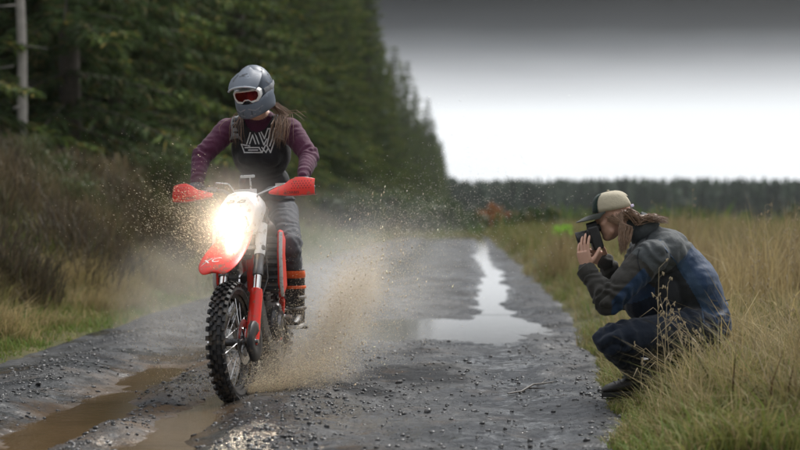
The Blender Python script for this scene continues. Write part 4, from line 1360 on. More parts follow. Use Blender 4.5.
def strands(name, roots, m, parent, rad=0.0022, n=5):
    """hair: list of polylines (already curved); tapering tubes"""
    mb = MB()
    for pts in roots:
        k = len(pts)
        mb.tube(pts, [rad * (1.0 if i < k - 2 else (0.7 if i < k - 1 else 0.15)) for i in range(k)], n)
    return mb.build(name, m, parent)


# ------------------------------------------------------------------ rider
rider = empty('person', BIKE_LOC, BIKE_RZ)
tag(rider, 'person in grey helmet, red goggles and purple jersey standing on the motorcycle footpegs', 'person')
J = dict(pel=(-1.10, 0, 1.14), belly=(-1.03, 0, 1.27), chest=(-.90, 0, 1.47), neck=(-.80, 0, 1.665), head=(-.705, 0, 1.80))
HIP, KNEE, ANK = (-1.09, .10, 1.10), (-.72, .205, .885), (-.955, .215, .475)
SH, EL, WRS = (-.83, .194, 1.605), (-.69, .335, 1.430), (-.515, .330, 1.292)
def sid(p, s): return V3((p[0], p[1] * s, p[2]))
bm_ = MB()
bm_.ell(J['pel'], (.145, .165, .125), Matrix.Rotation(R(25), 3, 'Y')); bm_.capsule(J['pel'], J['belly'], .125, .120, 18)
tr_ = Matrix.Rotation(R(28), 3, 'Y')
bm_.ell(J['belly'], (.110, .155, .14), tr_); bm_.ell(J['chest'], (.120, .178, .19), tr_)
bm_.ell((-.835, .06, 1.44), (.06, .07, .07), tr_); bm_.ell((-.835, -.06, 1.44), (.06, .07, .07), tr_)
bm_.capsule(sid(SH, 1), sid(SH, -1), .072, .072); bm_.capsule((-.86, .10, 1.63), (-.80, 0, 1.70), .06, .055); bm_.capsule((-.86, -.10, 1.63), (-.80, 0, 1.70), .06, .055)
bm_.capsule((-.84, 0, 1.62), (-.73, 0, 1.74), .06, .055)
bones = []
for s in (1, -1):
    h, k, a = sid(HIP, s), sid(KNEE, s), sid(ANK, s)
    bm_.capsule(h, k, .105, .078); bm_.capsule(k, k.lerp(a, .45), .076, .062); bm_.capsule(k, a, .06, .036); bm_.ell(k + V3((.012, 0, .0)), (.078, .072, .08))
    e, w_, sh_ = sid(EL, s), ST @ sid(WRS, s), sid(SH, s)
    bm_.capsule(sh_, e, .074, .060); bm_.capsule(e, w_, .060, .040)
    bones += [(h, k, .09, .9, 1.1, 17), (k, a, .07, 1.2, .8, 20), (sh_, e, .06, .7, .9, 20), (e, w_, .046, .9, .9, 24)]
HR = Matrix.Rotation(R(-10), 3, 'Z') @ Matrix.Rotation(R(22), 3, 'Y') @ Matrix.Rotation(R(6), 3, 'X')
qh = head_parts(bm_, V3(J['head']) - Z * .006, HR, 1.0)
rb = remesh(bm_, 0.0085, 6)
wrinkle(rb, bones + [(J['pel'], J['chest'], .14, .5, .3, 13)], .0060, 1)
gl = []
for s in (1, -1):
    wp = ST @ sid(WRS, s)
    # gloved hand closed on the grip: knuckles forward and down, palm down and back
    fw_ = V3((.75, .10 * s, -.30)); gl.append(hand_mesh(wp + V3((-.005, 0, -.004)), fw_, (-.25, 0, -1), (0.05, -s, 0), [(48, 72, 50)] * 4, 1.08, 0, (25, 30), tdir=(.35, -.75 * s, -.55), voxel=.0042))
rbm = join_meshes('rider_body', [rb] + gl)
M_jersey = cloth('purple_jersey', (0.075, 0.016, 0.044), .2); M_vest = cloth('black_vest', (0.022, 0.022, 0.026), .25); M_pants = cloth('grey_riding_pants', (0.085, 0.088, 0.098), .3, scale=7)
M_glove = cloth('dark_glove', (0.05, 0.045, 0.06), .3); M_strap = cloth('grey_strap', (0.22, 0.23, 0.25), .2)
c = centers(rbm); cls = np.zeros(len(c), np.int32)      # 0 jersey
def lowmask(c): return (c[:, 2] < 1.235 + .35 * (c[:, 0] + 1.03)) & (np.abs(c[:, 1]) < .26)
pants = (c[:, 2] < 1.20) & (c[:, 0] < -.60) & ((np.abs(c[:, 1]) < .24) | (c[:, 2] < 1.05))
cls[pants] = 1
neckd = np.linalg.norm(c - np.array(J['head']), axis=1)
cls[(neckd < .145) & (c[:, 2] > 1.645)] = 2
tt_, dd_ = seg_t(c, np.array(V3(J['neck'])), np.array(V3(J['head']))); cls[(dd_ < .062) & (c[:, 2] > 1.675)] = 2
nb = len(rb.polygons); cls[nb:] = 3
for m in (M_jersey, M_pants, M_skin, M_glove): rbm.materials.append(m)
rbm.polygons.foreach_set('material_index', cls); rbm.update()
link('body', rbm, None, rider)
cb = centers(rb)
# vest over the torso
tv, dv = seg_t(cb, np.array(V3(J['pel'])), np.array(V3(J['neck'])))
arm = np.zeros(len(cb), bool)
for s in (1, -1):
    t1, d1 = seg_t(cb, np.array(sid(SH, s)), np.array(sid(EL, s))); arm |= (np.abs(cb[:, 1]) > .160 - .10 * np.clip(cb[:, 2] - 1.60, 0, 1)) & (d1 < .10) & (cb[:, 2] > 1.30)
    t2, d2 = seg_t(cb, np.array(sid(EL, s)), np.array(sid(WRS, s))); arm |= d2 < .085
vm = (~arm) & (cb[:, 2] > 1.165 + .0 * cb[:, 0]) & (cb[:, 2] < 1.69) & (np.linalg.norm(cb - np.array(J['neck']), axis=1) > .085) & ~((np.linalg.norm(cb - np.array(J['head']), axis=1) < .15) & (cb[:, 2] > 1.645)) & (np.abs(cb[:, 1]) < .2)
vest = shell('vest', rb, vm, .006, M_vest, rider, .006, 3)
vb = bvh_of(vest)
# grey shoulder straps
sbv = BVHTree.FromPolygons([v.co.copy() for v in rb.vertices], [tuple(p.vertices) for p in rb.polygons])
for s in (1, -1):
    st = MB(); rings = []
    for (x, yy, z) in ((-.735, .125, 1.525), (-.735, .132, 1.56), (-.745, .140, 1.60), (-.765, .146, 1.64), (-.80, .148, 1.68), (-.85, .148, 1.69), (-.90, .145, 1.67), (-.95, .140, 1.62)):
        row = []
        for q in (-.018, -.006, .006, .018):
            h = sbv.find_nearest(V3((x, (yy + q) * s, z))); row.append(h[0] + h[1] * .0135)
        rings.append(row)
    vs = [p for r in rings for p in r]; fs = [(i * 4 + j, i * 4 + j + 1, i * 4 + j + 5, i * 4 + j + 4) for i in range(len(rings) - 1) for j in range(3)]
    st.add(vs, fs); so_ = st.build('shoulder_strap', M_strap, vest); sm = so_.modifiers.new('so', 'SOLIDIFY'); sm.thickness = .005
SP = [[(165, 232), (203, 118), (219, 118), (262, 232)], [(188, 232), (211, 165), (236, 232)], [(188, 250), (118, 236), (145, 300), (285, 300), (312, 245)], [(150, 262), (262, 262), (282, 298)], [(180, 281), (250, 281)],
      [(252, 118), (300, 240), (322, 196)], [(270, 118), (304, 192), (333, 115), (352, 115), (322, 245), (350, 300), (408, 112), (386, 112), (345, 248)], [(285, 262), (315, 300), (330, 270)]]
k_ = 1 / 9.0 / 166
logo = [[((u - 265) * k_, -(v - 205) * k_) for u, v in ln] for ln in SP]
decal('logo', strokes_shape(logo, .0060), (-.60, .014, 1.535), V3((0, 1.18, 0)), Z * 1.18, (-1, 0, 0), vb, mat('logo_print', (.62, .62, .64), .5), vest, .002)

# helmet
hel = MB()
HS = .87
def hq(x, y, z): return V3(J['head']) + HR @ V3((x * HS, y * HS, (z + .048) * HS))
rings = []
# shell: rings from the crown down, opening for face below
for i in range(11):
    th = R(90 - i * 13.2); cz = .165 * math.sin(th) + .012; rr = math.cos(th) if i else 0.02
    rings.append([hq(-.014 + .163 * rr * math.cos(a) * (1.0 if math.cos(a) < 0 else .93), .132 * rr * math.sin(a), cz) for a in [k * 2 * math.pi / 32 for k in range(32)]])
hel.loft(rings, cap=False)
M_helm = mat('grey_helmet', (0.105, 0.125, 0.16), 0.42, var=0.22, scale=7, spec=0.4, dirt=(0.22, 0.26, 0.32), dirt_amt=0.12, dscale=9)
helo = hel.build('helmet', M_helm, rider)
so = helo.modifiers.new('so', 'SOLIDIFY'); so.thickness = .012; so.offset = -1
M_hblack = mat('helmet_dark', (0.03, 0.032, 0.038), 0.5)
cg = MB(); rings = []
for q in range(-8, 9):
    a = q / 8 * R(100); rx = .170 + .040 * math.cos(a); ry = .126
    px, py = rx * math.cos(a) - .005 + .012 * abs(math.sin(a)), ry * math.sin(a)
    cx = hq(px, py, -.092 + .030 * math.sin(a) ** 2)
    rad = (HR @ V3((math.cos(a), math.sin(a), 0))); hh = .036 + .024 * math.sin(a) ** 2 + .010 * math.cos(a) ** 6
    upv = HR @ V3((-.22 * math.cos(a), 0, 1)).normalized()
    rings.append([cx + rad * (.013 * math.cos(t)) + upv * (hh * math.sin(t)) for t in [k * 2 * math.pi / 12 for k in range(12)]])
cg.loft(rings); cgo = cg.build('chin_guard', M_helm, helo, sub=1)
cgb = bvh_of(cgo)
vent = MB()
for s in (1, -1):
    vs_ = [(-.0, -.012), (.045, .006), (.05, .014), (.0, .012)]
    decal('chin_vent', ([(a * s, b_) for a, b_ in vs_], [(0, 1, 2, 3)]), hq(.30, .03 * s, -.10), HR @ Y, HR @ V3((-.22, 0, 1)), HR @ V3((-1, 0, 0)), cgb, M_hblack, helo, .002)
pk = MB(); rings = []
for (x, z, hw) in ((.02, .168, .062), (.07, .168, .098), (.12, .158, .113), (.17, .142, .116), (.22, .120, .112), (.252, .102, .100)):
    top = [hq(x - .040 * abs(a) ** 2, hw * a, z - .034 * abs(a) ** 2.2 + (.010 if abs(a) < .3 else 0)) for a in (-1, -.8, -.55, -.28, 0, .28, .55, .8, 1)]
    rings.append(top + [p - HR @ V3((0, 0, .006)) for p in reversed(top)])
pk.loft(rings); pko = pk.build('helmet_peak', M_helm, helo, angle=30)
pb = bvh_of(pko)
edg = MB(); edg.tube([hq(.253 - .040 * abs(a) ** 2, .101 * a, .099 - .034 * abs(a) ** 2.2 + .006) for a in np.linspace(-1, 1, 13)], .0065, 8); edg.build('peak_edge', mat('pale_trim', (.45, .49, .54), .4), helo)
decal('lettering', strokes_shape([[(-.05, .0), (-.02, .012), (.015, .004), (.04, .012)], [(-.045, -.014), (.0, -.008), (.05, -.004)]], .008), hq(.15, -.015, .3), HR @ Y, HR @ V3((-1, 0, 0)), HR @ V3((0, 0, -1)), pb, M_hblack, helo, .002)

hb_ = bvh_of(helo)
for s in (1, -1):
    decal('helmet_graphic', ([(-.02, .03), (.05, .055), (.10, .035), (.06, .015), (.0, .005)], [(0, 1, 2, 3, 4)]), hq(.02, .3 * s, .035), HR @ V3((-1, 0, 0)), HR @ Z, HR @ V3((0, -s, 0)), hb_, M_hblack, helo, .002)
    decal('helmet_graphic', strokes_shape([[(-.04, -.055), (.03, -.035), (.11, -.03)], [(-.02, .075), (.04, .092), (.09, .08)]], .010), hq(.02, .3 * s, .035), HR @ V3((-1, 0, 0)), HR @ Z, HR @ V3((0, -s, 0)), hb_, M_strap, helo, .002)
    decal('helmet_graphic', strokes_shape([[(.012 * s, .018), (.05 * s, .004), (.085 * s, .016)], [(.02 * s, -.022), (.07 * s, -.012)]], .006), hq(.32, 0, -.092), HR @ Y, HR @ Z, HR @ V3((-1, 0, 0)), cgb, M_strap, helo, .002)
# goggles: white frame and red mirrored lens
fo_ = [(-.094, .030), (-.080, .047), (0, .051), (.080, .047), (.094, .030), (.092, -.006), (.074, -.034), (.036, -.040), (.016, -.020), (-.016, -.020), (-.036, -.040), (-.074, -.034), (-.092, -.006)]
def gx(y, z, add=0.0): return hq(.171 + add - 3.6 * y * y, y * 1.06, z * 1.06 + .002)
gf = MB()
big_ = fo_; sm_ = [(y * .86, z * .74 + .003) for y, z in fo_]
gf.loft([[gx(y, z, -.035) for y, z in big_], [gx(y, z, .008) for y, z in big_], [gx(y * .97, z * .95, .014) for y, z in big_], [gx(y, z, .012) for y, z in sm_], [gx(y, z, -.02) for y, z in sm_]], cap=False)
M_gwhite = mat('goggle_frame', (.78, .78, .78), .35)
gfo = gf.build('goggles', M_gwhite, rider, bevel=.002)
gn = MB(); rows = []
nx_ = 17
vs, fs = [], []
for i in range(nx_):
    f = -1 + 2 * i / (nx_ - 1)
    yv = f * .084
    zt = np.interp(abs(yv), (0, .07, .084), (.044, .040, .022)); zb = np.interp(abs(yv), (0, .014, .03, .066, .084), (-.014, -.014, -.031, -.025, .0))
    vs += [gx(yv, zb, .006), gx(yv, (zb + zt) / 2, .009), gx(yv, zt, .006)]
for i in range(nx_ - 1):
    for j in range(2): fs.append((i * 3 + j, (i + 1) * 3 + j, (i + 1) * 3 + j + 1, i * 3 + j + 1))
gn.add(vs, fs)
M_mirror, t, b = node_mat('red_mirror_lens')
tcn = t.nodes.new('ShaderNodeTexCoord').outputs['Object']
t.links.new(ramp(t, nz(t, tcn, 8, 2), [(.30, (.20, .06, .012)), (.42, (.15, .008, .012)), (.7, (.08, .004, .014))]), b.inputs['Base Color']); b.inputs['Metallic'].default_value = .75; b.inputs['Roughness'].default_value = .18
gn.build('lens', M_mirror, gfo)
for s in (1, -1):
    sb_ = MB(); sb_.tube([hq(.085, .108 * s, .012), hq(.03, .133 * s, .016), hq(-.03, .137 * s, .018), hq(-.1, .118 * s, .018)], [(.016, .003)] * 4, 8, up=HR @ Z); sb_.build('strap', M_strap, gfo)
mth = MB(); mth.ell(qh(.088, 0, -.068), (.006, .020, .010), HR); mth.build('mouth', mat('mouth_dark', (.10, .03, .03), .5), rider)

# hair out of the helmet
rr_ = random.Random(4); hs_ = []
for k in range(84):
    s = 1 if k % 7 else -1
    a = rr_.uniform(.6, 1.5) * s
    p0 = V3(J['head']) + HR @ V3((-.09 + .07 * rr_.random(), (.05 + .05 * rr_.random()) * s, -.075))
    blow = rr_.random() if k % 8 == 0 else .12 * rr_.random()
    p1 = p0 + V3((.01 + .03 * rr_.random(), .068 * s + .030 * rr_.uniform(-1, 1), -.06))
    p2 = p1 + V3((.06 + .05 * rr_.random(), (.00 + .09 * blow) * s + .030 * rr_.uniform(-1, 1), -.07 + .08 * blow))
    p3 = p2 + V3((.05 * rr_.random(), (-.005 + .06 * blow) * s, -.06 * (1 - blow) + .03 * rr_.uniform(-1, 1)))
    p4 = p3 + V3((.02, (-.01 + .03 * blow) * s + .015 * rr_.uniform(-1, 1), -.07 * (1 - blow * .8)))
    hs_.append([p0, p0.lerp(p1, .5) + V3((0, .008 * s, 0)), p1, p1.lerp(p2, .5), p2, p3, p4])
strands('hair', hs_, M_hair, rider, .0017)['kind'] = 'stuff'

# boots
M_boot = mat('black_boot', (.020, .020, .023), .45, var=.3, scale=20, dirt=(.16, .12, .085), dirt_amt=.22, dscale=14); M_orange = mat('orange_plastic', (.80, .13, .025), .4); M_sole = mat('pale_sole', (.55, .54, .52), .6, dirt=(.25, .19, .13), dirt_amt=.3)
for s in (1, -1):
    a = sid(ANK, s); k = sid(KNEE, s)
    bt = MB(); up_ = (k - a).normalized()
    sec = [(a + V3((0, 0, -.075)), .062, .050), (a + V3((.0, 0, -.02)), .066, .052), (a + up_ * .06, .064, .056), (a + up_ * .14, .070, .064), (a + up_ * .22, .079, .072), (a + up_ * .300, .083, .077), (a + up_ * .303, .068, .064)]
    bt.loft([[c_ + V3((rx * math.cos(q), ry * math.sin(q), 0)) for q in [i * 2 * math.pi / 18 for i in range(18)]] for c_, rx, ry in sec])
    fr_ = []
    for (dx, dz, hw, hh) in ((-.055, -.055, .040, .034), (.0, -.045, .044, .048), (.06, -.048, .046, .044), (.12, -.060, .048, .032), (.165, -.066, .044, .025), (.195, -.070, .028, .016)):
        fr_.append([a + V3((dx, hw * math.cos(q), dz + hh * math.sin(q))) for q in [i * 2 * math.pi / 16 for i in range(16)]])
    bt.loft(fr_); bo = bt.build('boot', M_boot, rider)
    so_ = MB(); so_.prism([(-.065, -.038), (.0, -.045), (.08, -.050), (.15, -.048), (.195, -.03), (.205, 0), (.195, .03), (.15, .048), (.08, .050), (.0, .045), (-.065, .038)], a + V3((0, 0, -.104)), X, Y, V3((0, 0, .024))); so_.build('sole', M_sole, bo, bevel=.004)
    for q0, q1 in ((.240, .297),):
        ob = MB(); ob.loft([[a + up_ * q + V3((rx * math.cos(g_), ry * math.sin(g_), 0)) for g_ in [i * 2 * math.pi / 20 for i in range(20)]] for q, rx, ry in ((q0, .080, .073), (q0 + .01, .086, .079), (q1 - .01, .087, .080), (q1, .081, .075))], cap=False); ob.build('top_band', M_orange, bo)
    for q in (.02, .10, .175):
        bk = MB(); c0 = a + up_ * q; bk.tube([c0 + V3(((.070 + .06 * q) * math.cos(g_), (.060 + .075 * q) * math.sin(g_), 0)) for g_ in np.linspace(-1.9, 1.9, 11)], [(.010, .004)] * 11, 6, up=(0, 0, 1)); bk.build('buckle_strap', M_orange if q == .175 else M_alu, bo)
    sp_ = MB(); c0 = a + up_ * .15; sp_.loft([[c0 + V3((.050 + d, yy, zz - .02)) for yy, zz in ((-.03, -.07), (.03, -.07), (.042, .0), (.036, .06), (-.036, .06), (-.042, 0))] for d in (0, .016, .022)]); sp_.build('shin_plate', M_boot, bo, bevel=.004)
# ------------------------------------------------------------------ photographer
PR = V3((0.98, 9.50, 0.0)); PR.z = float(ground_z(PR.x, PR.y))
def Q(u, v, dy=0.0): return P(u, v, 9.5 + dy) - PR


photog = empty('person', PR)
tag(photog, 'crouching person in beige cap and navy jacket holding a camera to the face', 'person')
pel, mids, chs, nck, hd = Q(704, 322, .05), Q(692, 284, .04), Q(664, 254, .03), Q(641, 229, .02), Q(613, 217, 0)
hipL, kneeL, ankL = Q(694, 330, -.08), Q(612, 340, -.24), Q(640, 376, .02)
hipR, kneeR, ankR = Q(694, 332, .17), Q(640, 366, .30), Q(696, 374, .24)
shL, elL, wrL = Q(652, 256, -.16), Q(609, 300, -.22), Q(586, 270, -.14)
shR, elR, wrR = Q(645, 252, .20), Q(622, 296, .22), Q(607, 263, .13)
pb_ = MB()
pb_.capsule(hipL, hipR, .135, .135, 18); pb_.ell(pel, (.16, .185, .15)); pb_.capsule(pel, mids, .155, .160, 20); pb_.ell(mids, (.155, .19, .16)); pb_.capsule(mids, chs, .160, .155, 20)
pb_.ell(chs, (.15, .20, .15)); pb_.ell(Q(662, 292, .03), (.15, .17, .17)); pb_.ell(Q(646, 302, .05), (.13, .15, .13)); pb_.capsule(shL, shR, .088, .088, 16); pb_.capsule(chs, nck, .13, .075, 16); pb_.capsule(nck, Q(626, 226, 0), .066, .06)
for a_, b_, c_, ra, rb_, rc in ((hipL, kneeL, ankL, .125, .098, .062), (hipR, kneeR, ankR, .12, .092, .062)):
    pb_.capsule(a_, b_, ra, rb_, 16); pb_.capsule(b_, c_, rb_ * .88, rc, 16)
for a_, b_, c_ in ((shL, elL, wrL), (shR, elR, wrR)):
    pb_.capsule(a_, b_, .100, .076, 16); pb_.capsule(b_, c_, .072, .050, 16)
th_ = R(16)
HP = Matrix(((-math.cos(th_), 0, -math.sin(th_)), (0.0, -1, 0), (-math.sin(th_), 0, math.cos(th_))))
qp = head_parts(pb_, hd, HP, 1.04)
pbm = remesh(pb_, 0.0080, 5)
wrinkle(pbm, [(hipL, kneeL, .11, 1.0, .9, 13), (kneeL, ankL, .08, 1.1, .9, 18), (shL, elL, .075, .8, 1.2, 16), (elL, wrL, .055, 1.3, .9, 22), (shR, elR, .075, .8, 1.2, 16), (elR, wrR, .055, 1.2, .9, 22), (pel, chs, .17, .9, .3, 9)], .0105, 3)
hl = hand_mesh(wrL + V3((0, 0, .012)), Q(580, 236, -.14) - wrL, (.55, .80, .05), (.80, -.55, 0), [(10, 16, 10), (12, 14, 8), (14, 16, 10), (18, 20, 14)], 1.06, .05, (20, 20))
hr = hand_mesh(wrR + V3((0, 0, .004)), V3((-.85, .0, .45)), (.2, -.95, .2), (.5, .1, .85), [(40, 50, 30)] * 4, 1.05, 0, (25, 30))
pall = join_meshes('photographer_body', [pbm, hl, hr])
M_navy = cloth('navy_jacket', (0.014, 0.038, 0.088), .22, scale=6, rough=.62); M_char = cloth('charcoal_jacket', (0.040, 0.038, 0.034), .25, scale=10); M_dark = cloth('dark_trousers', (0.008, 0.014, 0.027), .3, scale=6); M_side = cloth('black_jacket_panel', (0.016, 0.018, 0.021), .3, scale=8); M_slate = cloth('slate_jacket_panel', (0.024, 0.052, 0.098), .2, scale=8, rough=.6)
M_yoke = cloth('grey_yoke', (0.060, 0.068, 0.072), .2, scale=10)
c = centers(pall); nb = len(pbm.polygons)
u_ = (c[:, 0] + PR.x) / (c[:, 1] + PR.y) * FPX + 470; v_ = 205 - (c[:, 2] + PR.z - CAM_H) / (c[:, 1] + PR.y) * FPX
def near(a_, b_):
    return seg_t(c, np.array(a_), np.array(b_))
cls = np.zeros(len(c), np.int32)
D = {}
for k, (a_, b_, r_) in enumerate(((pel, mids, .16), (mids, chs, .16), (chs, nck, .12), (shL, elL, .08), (elL, wrL, .06), (shR, elR, .08), (elR, wrR, .06), (hipL, kneeL, .11), (kneeL, ankL, .08), (hipR, kneeR, .11), (kneeR, ankR, .08), (nck, hd, .06), (hd, qp(.06, 0, -.06), .085))):
    t_, d_ = near(a_, b_); D[k] = (t_, d_ - r_)
stack = np.stack([D[k][1] for k in range(13)], 1); nearest = stack.argmin(1)
# 0 navy 1 charcoal 2 trousers 3 black side 4 skin 5 slate 6 grey yoke
along = np.where(nearest == 0, D[0][0], np.where(nearest == 1, 1 + D[1][0], 2 + D[2][0]))
tors = nearest <= 2
X_, Y_, Z_ = c.T
axis = np.array(chs - pel); axis /= np.linalg.norm(axis)
back = np.array((-axis[2], 0, axis[0])); back = back if back[0] > 0 else -back
sideh = (c - np.array(pel)) @ back
cls[tors] = 0
cls[tors & (sideh < .015) & (along < 1.8)] = 3
cls[tors & (sideh >= .015) & (sideh < .075) & (along > .25) & (along < 1.75)] = 5
cls[tors & (along > 1.72)] = 6
cls[(nearest == 3) | (nearest == 5)] = 1
cls[((nearest == 3) | (nearest == 5)) & (np.where(nearest == 3, D[3][0], D[5][0]) < .22)] = 6
ul = nearest == 3
cls[ul & (D[3][0] > .30) & (X_ > np.array(shL)[0] * (1 - D[3][0]) + np.array(elL)[0] * D[3][0] + .012)] = 0
cls[(nearest == 4) | (nearest == 6)] = 1
cls[(nearest >= 7) & (nearest <= 10)] = 2
cls[(nearest == 0) & (Z_ < np.array(pel)[2] - .06)] = 2
cls[nearest >= 11] = 4
cls[(nearest == 11) & (D[11][0] < .45)] = 6
cls[nb:] = 4
for m in (M_navy, M_char, M_dark, M_side, M_skin, M_slate, M_yoke): pall.materials.append(m)
pall.polygons.foreach_set('material_index', cls); pall.update()
link('body', pall, None, photog)
# collar, cuff, hem
cf = MB(); dcu = (wrL - elL).normalized(); cf.tube([wrL - dcu * .045, wrL - dcu * .03, wrL + dcu * .010, wrL + dcu * .016], [.055, .058, .056, .046], 18); cf.build('cuff', M_char, photog)
cl = MB(); cl.tube([nck + V3((.03, 0, -.03)), nck + V3((.0, 0, .01)), nck + V3((-.035, 0, .030))], [(.098, .088), (.092, .082), (.080, .074)], 22, cap=False); clo = cl.build('collar', M_yoke, photog); so = clo.modifiers.new('so', 'SOLIDIFY'); so.thickness = .006
# seam piping down the back panel and pocket zip
pbv = BVHTree.FromPolygons([v.co.copy() for v in pall.vertices], [tuple(p.vertices) for p in pall.polygons])
def ribbon(name, uvs, w, m):
    lines = [[(u, v) for u, v in uvs]]
    vs, fs = strokes_shape(lines, w)
    out = []
    for (u, v) in vs:
        p = Q(u, v, -.5); d = (Q(u, v, 1.0) - p).normalized(); h = pbv.ray_cast(p, d); out.append(tuple((h[0] - d * .003) if h[0] is not None else Q(u, v, 0)))
    me = bpy.data.meshes.new(name); me.from_pydata(out, [], fs); me.update()
    o = link(name, me, m, photog); return o
ribbon('seam', [(660, 240), (668, 252), (684, 272), (696, 290), (702, 308), (704, 322)], 1.3, M_slate)
ribbon('seam', [(712, 300), (722, 302), (729, 300)], 1.2, M_yoke)
ribbon('jacket_hem', [(640, 318), (665, 327), (692, 330), (716, 328), (730, 322)], 2.2, M_side)
ribbon('seam', [(648, 236), (640, 246), (637, 258), (640, 270)], 1.1, M_side)

# cap
M_cap = cloth('beige_cap_cloth', (0.47, 0.42, 0.31), .12, scale=12, bump=.3); M_capg = cloth('dark_green_cap_panel', (0.012, 0.030, 0.024), .2); M_brim = cloth('dark_brim', (0.040, 0.045, 0.038), .2)
def hp(x, y, z): return hd + HP @ V3((x * 1.04, y * 1.04, z * 1.04))
def cap_ring(i, a):
    th = R(88 - i * 10.6); rr = math.cos(th) ** .72; zz = .030 + .112 * math.sin(th) ** .9 - .012 * (1 - rr) * 0
    fwd_ = max(0, math.cos(a))
    return hp(-.014 + .112 * rr * math.cos(a), .090 * rr * math.sin(a), zz + .010 * fwd_ * rr - .008 * max(0, -math.cos(a)) * rr)
seg = 48; front, rest, hole = MB(), MB(), None
vs = [cap_ring(i, k * 2 * math.pi / seg) for i in range(9) for k in range(seg)]
ff_, fb_ = [], []
for i in range(8):
    for k in range(seg):
        am = ((k + .5) * 2 * math.pi / seg + math.pi) % (2 * math.pi) - math.pi
        f = (i * seg + k, i * seg + (k + 1) % seg, (i + 1) * seg + (k + 1) % seg, (i + 1) * seg + k)
        if abs(am) > 2.62 and i >= 5: continue          # gap above the strap
        (ff_ if (abs(am) < .62 and i >= 2) else fb_).append(f)
cen = len(vs); vs.append(hp(-.014, 0, .143)); fb_ += [(cen, (k + 1) % seg, k) for k in range(seg)]
rest.add(vs, fb_); capo = rest.build('cap', M_cap, photog); so = capo.modifiers.new('so', 'SOLIDIFY'); so.thickness = .003
front.add(vs, ff_); fpo = front.build('front_panel', M_capg, capo); so = fpo.modifiers.new('so', 'SOLIDIFY'); so.thickness = .004; so.offset = 1
bt = MB(); bt.ell(hp(-.014, 0, .146), (.008, .008, .005)); bt.build('button', M_cap, capo)
br_ = MB(); rings = []
for q in np.linspace(-1, 1, 13):
    a = q * R(62); inner = hp(-.014 + .110 * math.cos(a), .091 * math.sin(a), .040); ou = hp(.010 + .095 * math.cos(a) + .098 * math.cos(q * R(80)) ** .8, .098 * math.sin(a) , .026 - .010 * q * q)
    md = inner.lerp(ou, .5) + HP @ V3((0, 0, .005)); u3 = HP @ V3((0, 0, .004))
    rings.append([inner + u3, md + u3, ou + u3 * .6, ou - u3 * .6, md - u3, inner - u3])
br_.loft(rings); br_.build('brim', M_brim, capo)
sp_ = MB(); sp_.tube([hp(-.014 + .112 * math.cos(a), .090 * math.sin(a), .032) for a in np.linspace(R(145), R(215), 9)], [(.008, .002)] * 9, 6, up=HP @ Z); sp_.build('strap', cloth('pale_violet_strap', (.45, .40, .55), .2), capo)

# hair: gathered behind the ear, over the collar and down the back
hs_ = []
rr_ = random.Random(9)
for k in range(170):
    f = rr_.random(); lat = -1 + 2 * rr_.random()
    y0 = -.075 - .02 * rr_.random() if lat < .1 else .06 * lat
    p0 = hp(-.045 - .06 * f, -y0 if lat < .1 else -.09 * lat, .028 - .05 * rr_.random())
    e1 = Q(634 + 8 * f, 216 + 10 * rr_.random(), -.09 + .13 * rr_.random())
    e2 = Q(648 + 8 * f, 213 + 9 * rr_.random(), -.10 + .16 * rr_.random())
    e3 = Q(660 + 10 * f, 216 + 8 * rr_.random(), -.08 + .14 * rr_.random())
    hs_.append([p0, p0.lerp(e1, .5) + V3((0, -.008, .006)), e1, e2, e3])
for k in range(130):     # locks hanging in front of the shoulder
    f = rr_.random()
    p0 = hp(.045 - .10 * f, .078 + .008 * rr_.random(), .018 - .03 * rr_.random())
    e1 = Q(631 - 13 * f + 3 * rr_.random(), 226 + 4 * rr_.random(), -.11 + .02 * rr_.random()); e2 = Q(627 - 10 * f + 5 * rr_.random(), 238 + 4 * rr_.random(), -.13 + .04 * rr_.random()); e3 = Q(621 - 3 * f + 6 * rr_.random(), 247 + 9 * rr_.random(), -.14 + .05 * rr_.random())
    hs_.append([p0, p0.lerp(e1, .5) + V3((.004, -.006, 0)), e1, e2, e3])
strands('hair', hs_, mat('light_brown_hair', (.23, .145, .095), .45, var=.6, scale=70), photog, .0022)['kind'] = 'stuff'

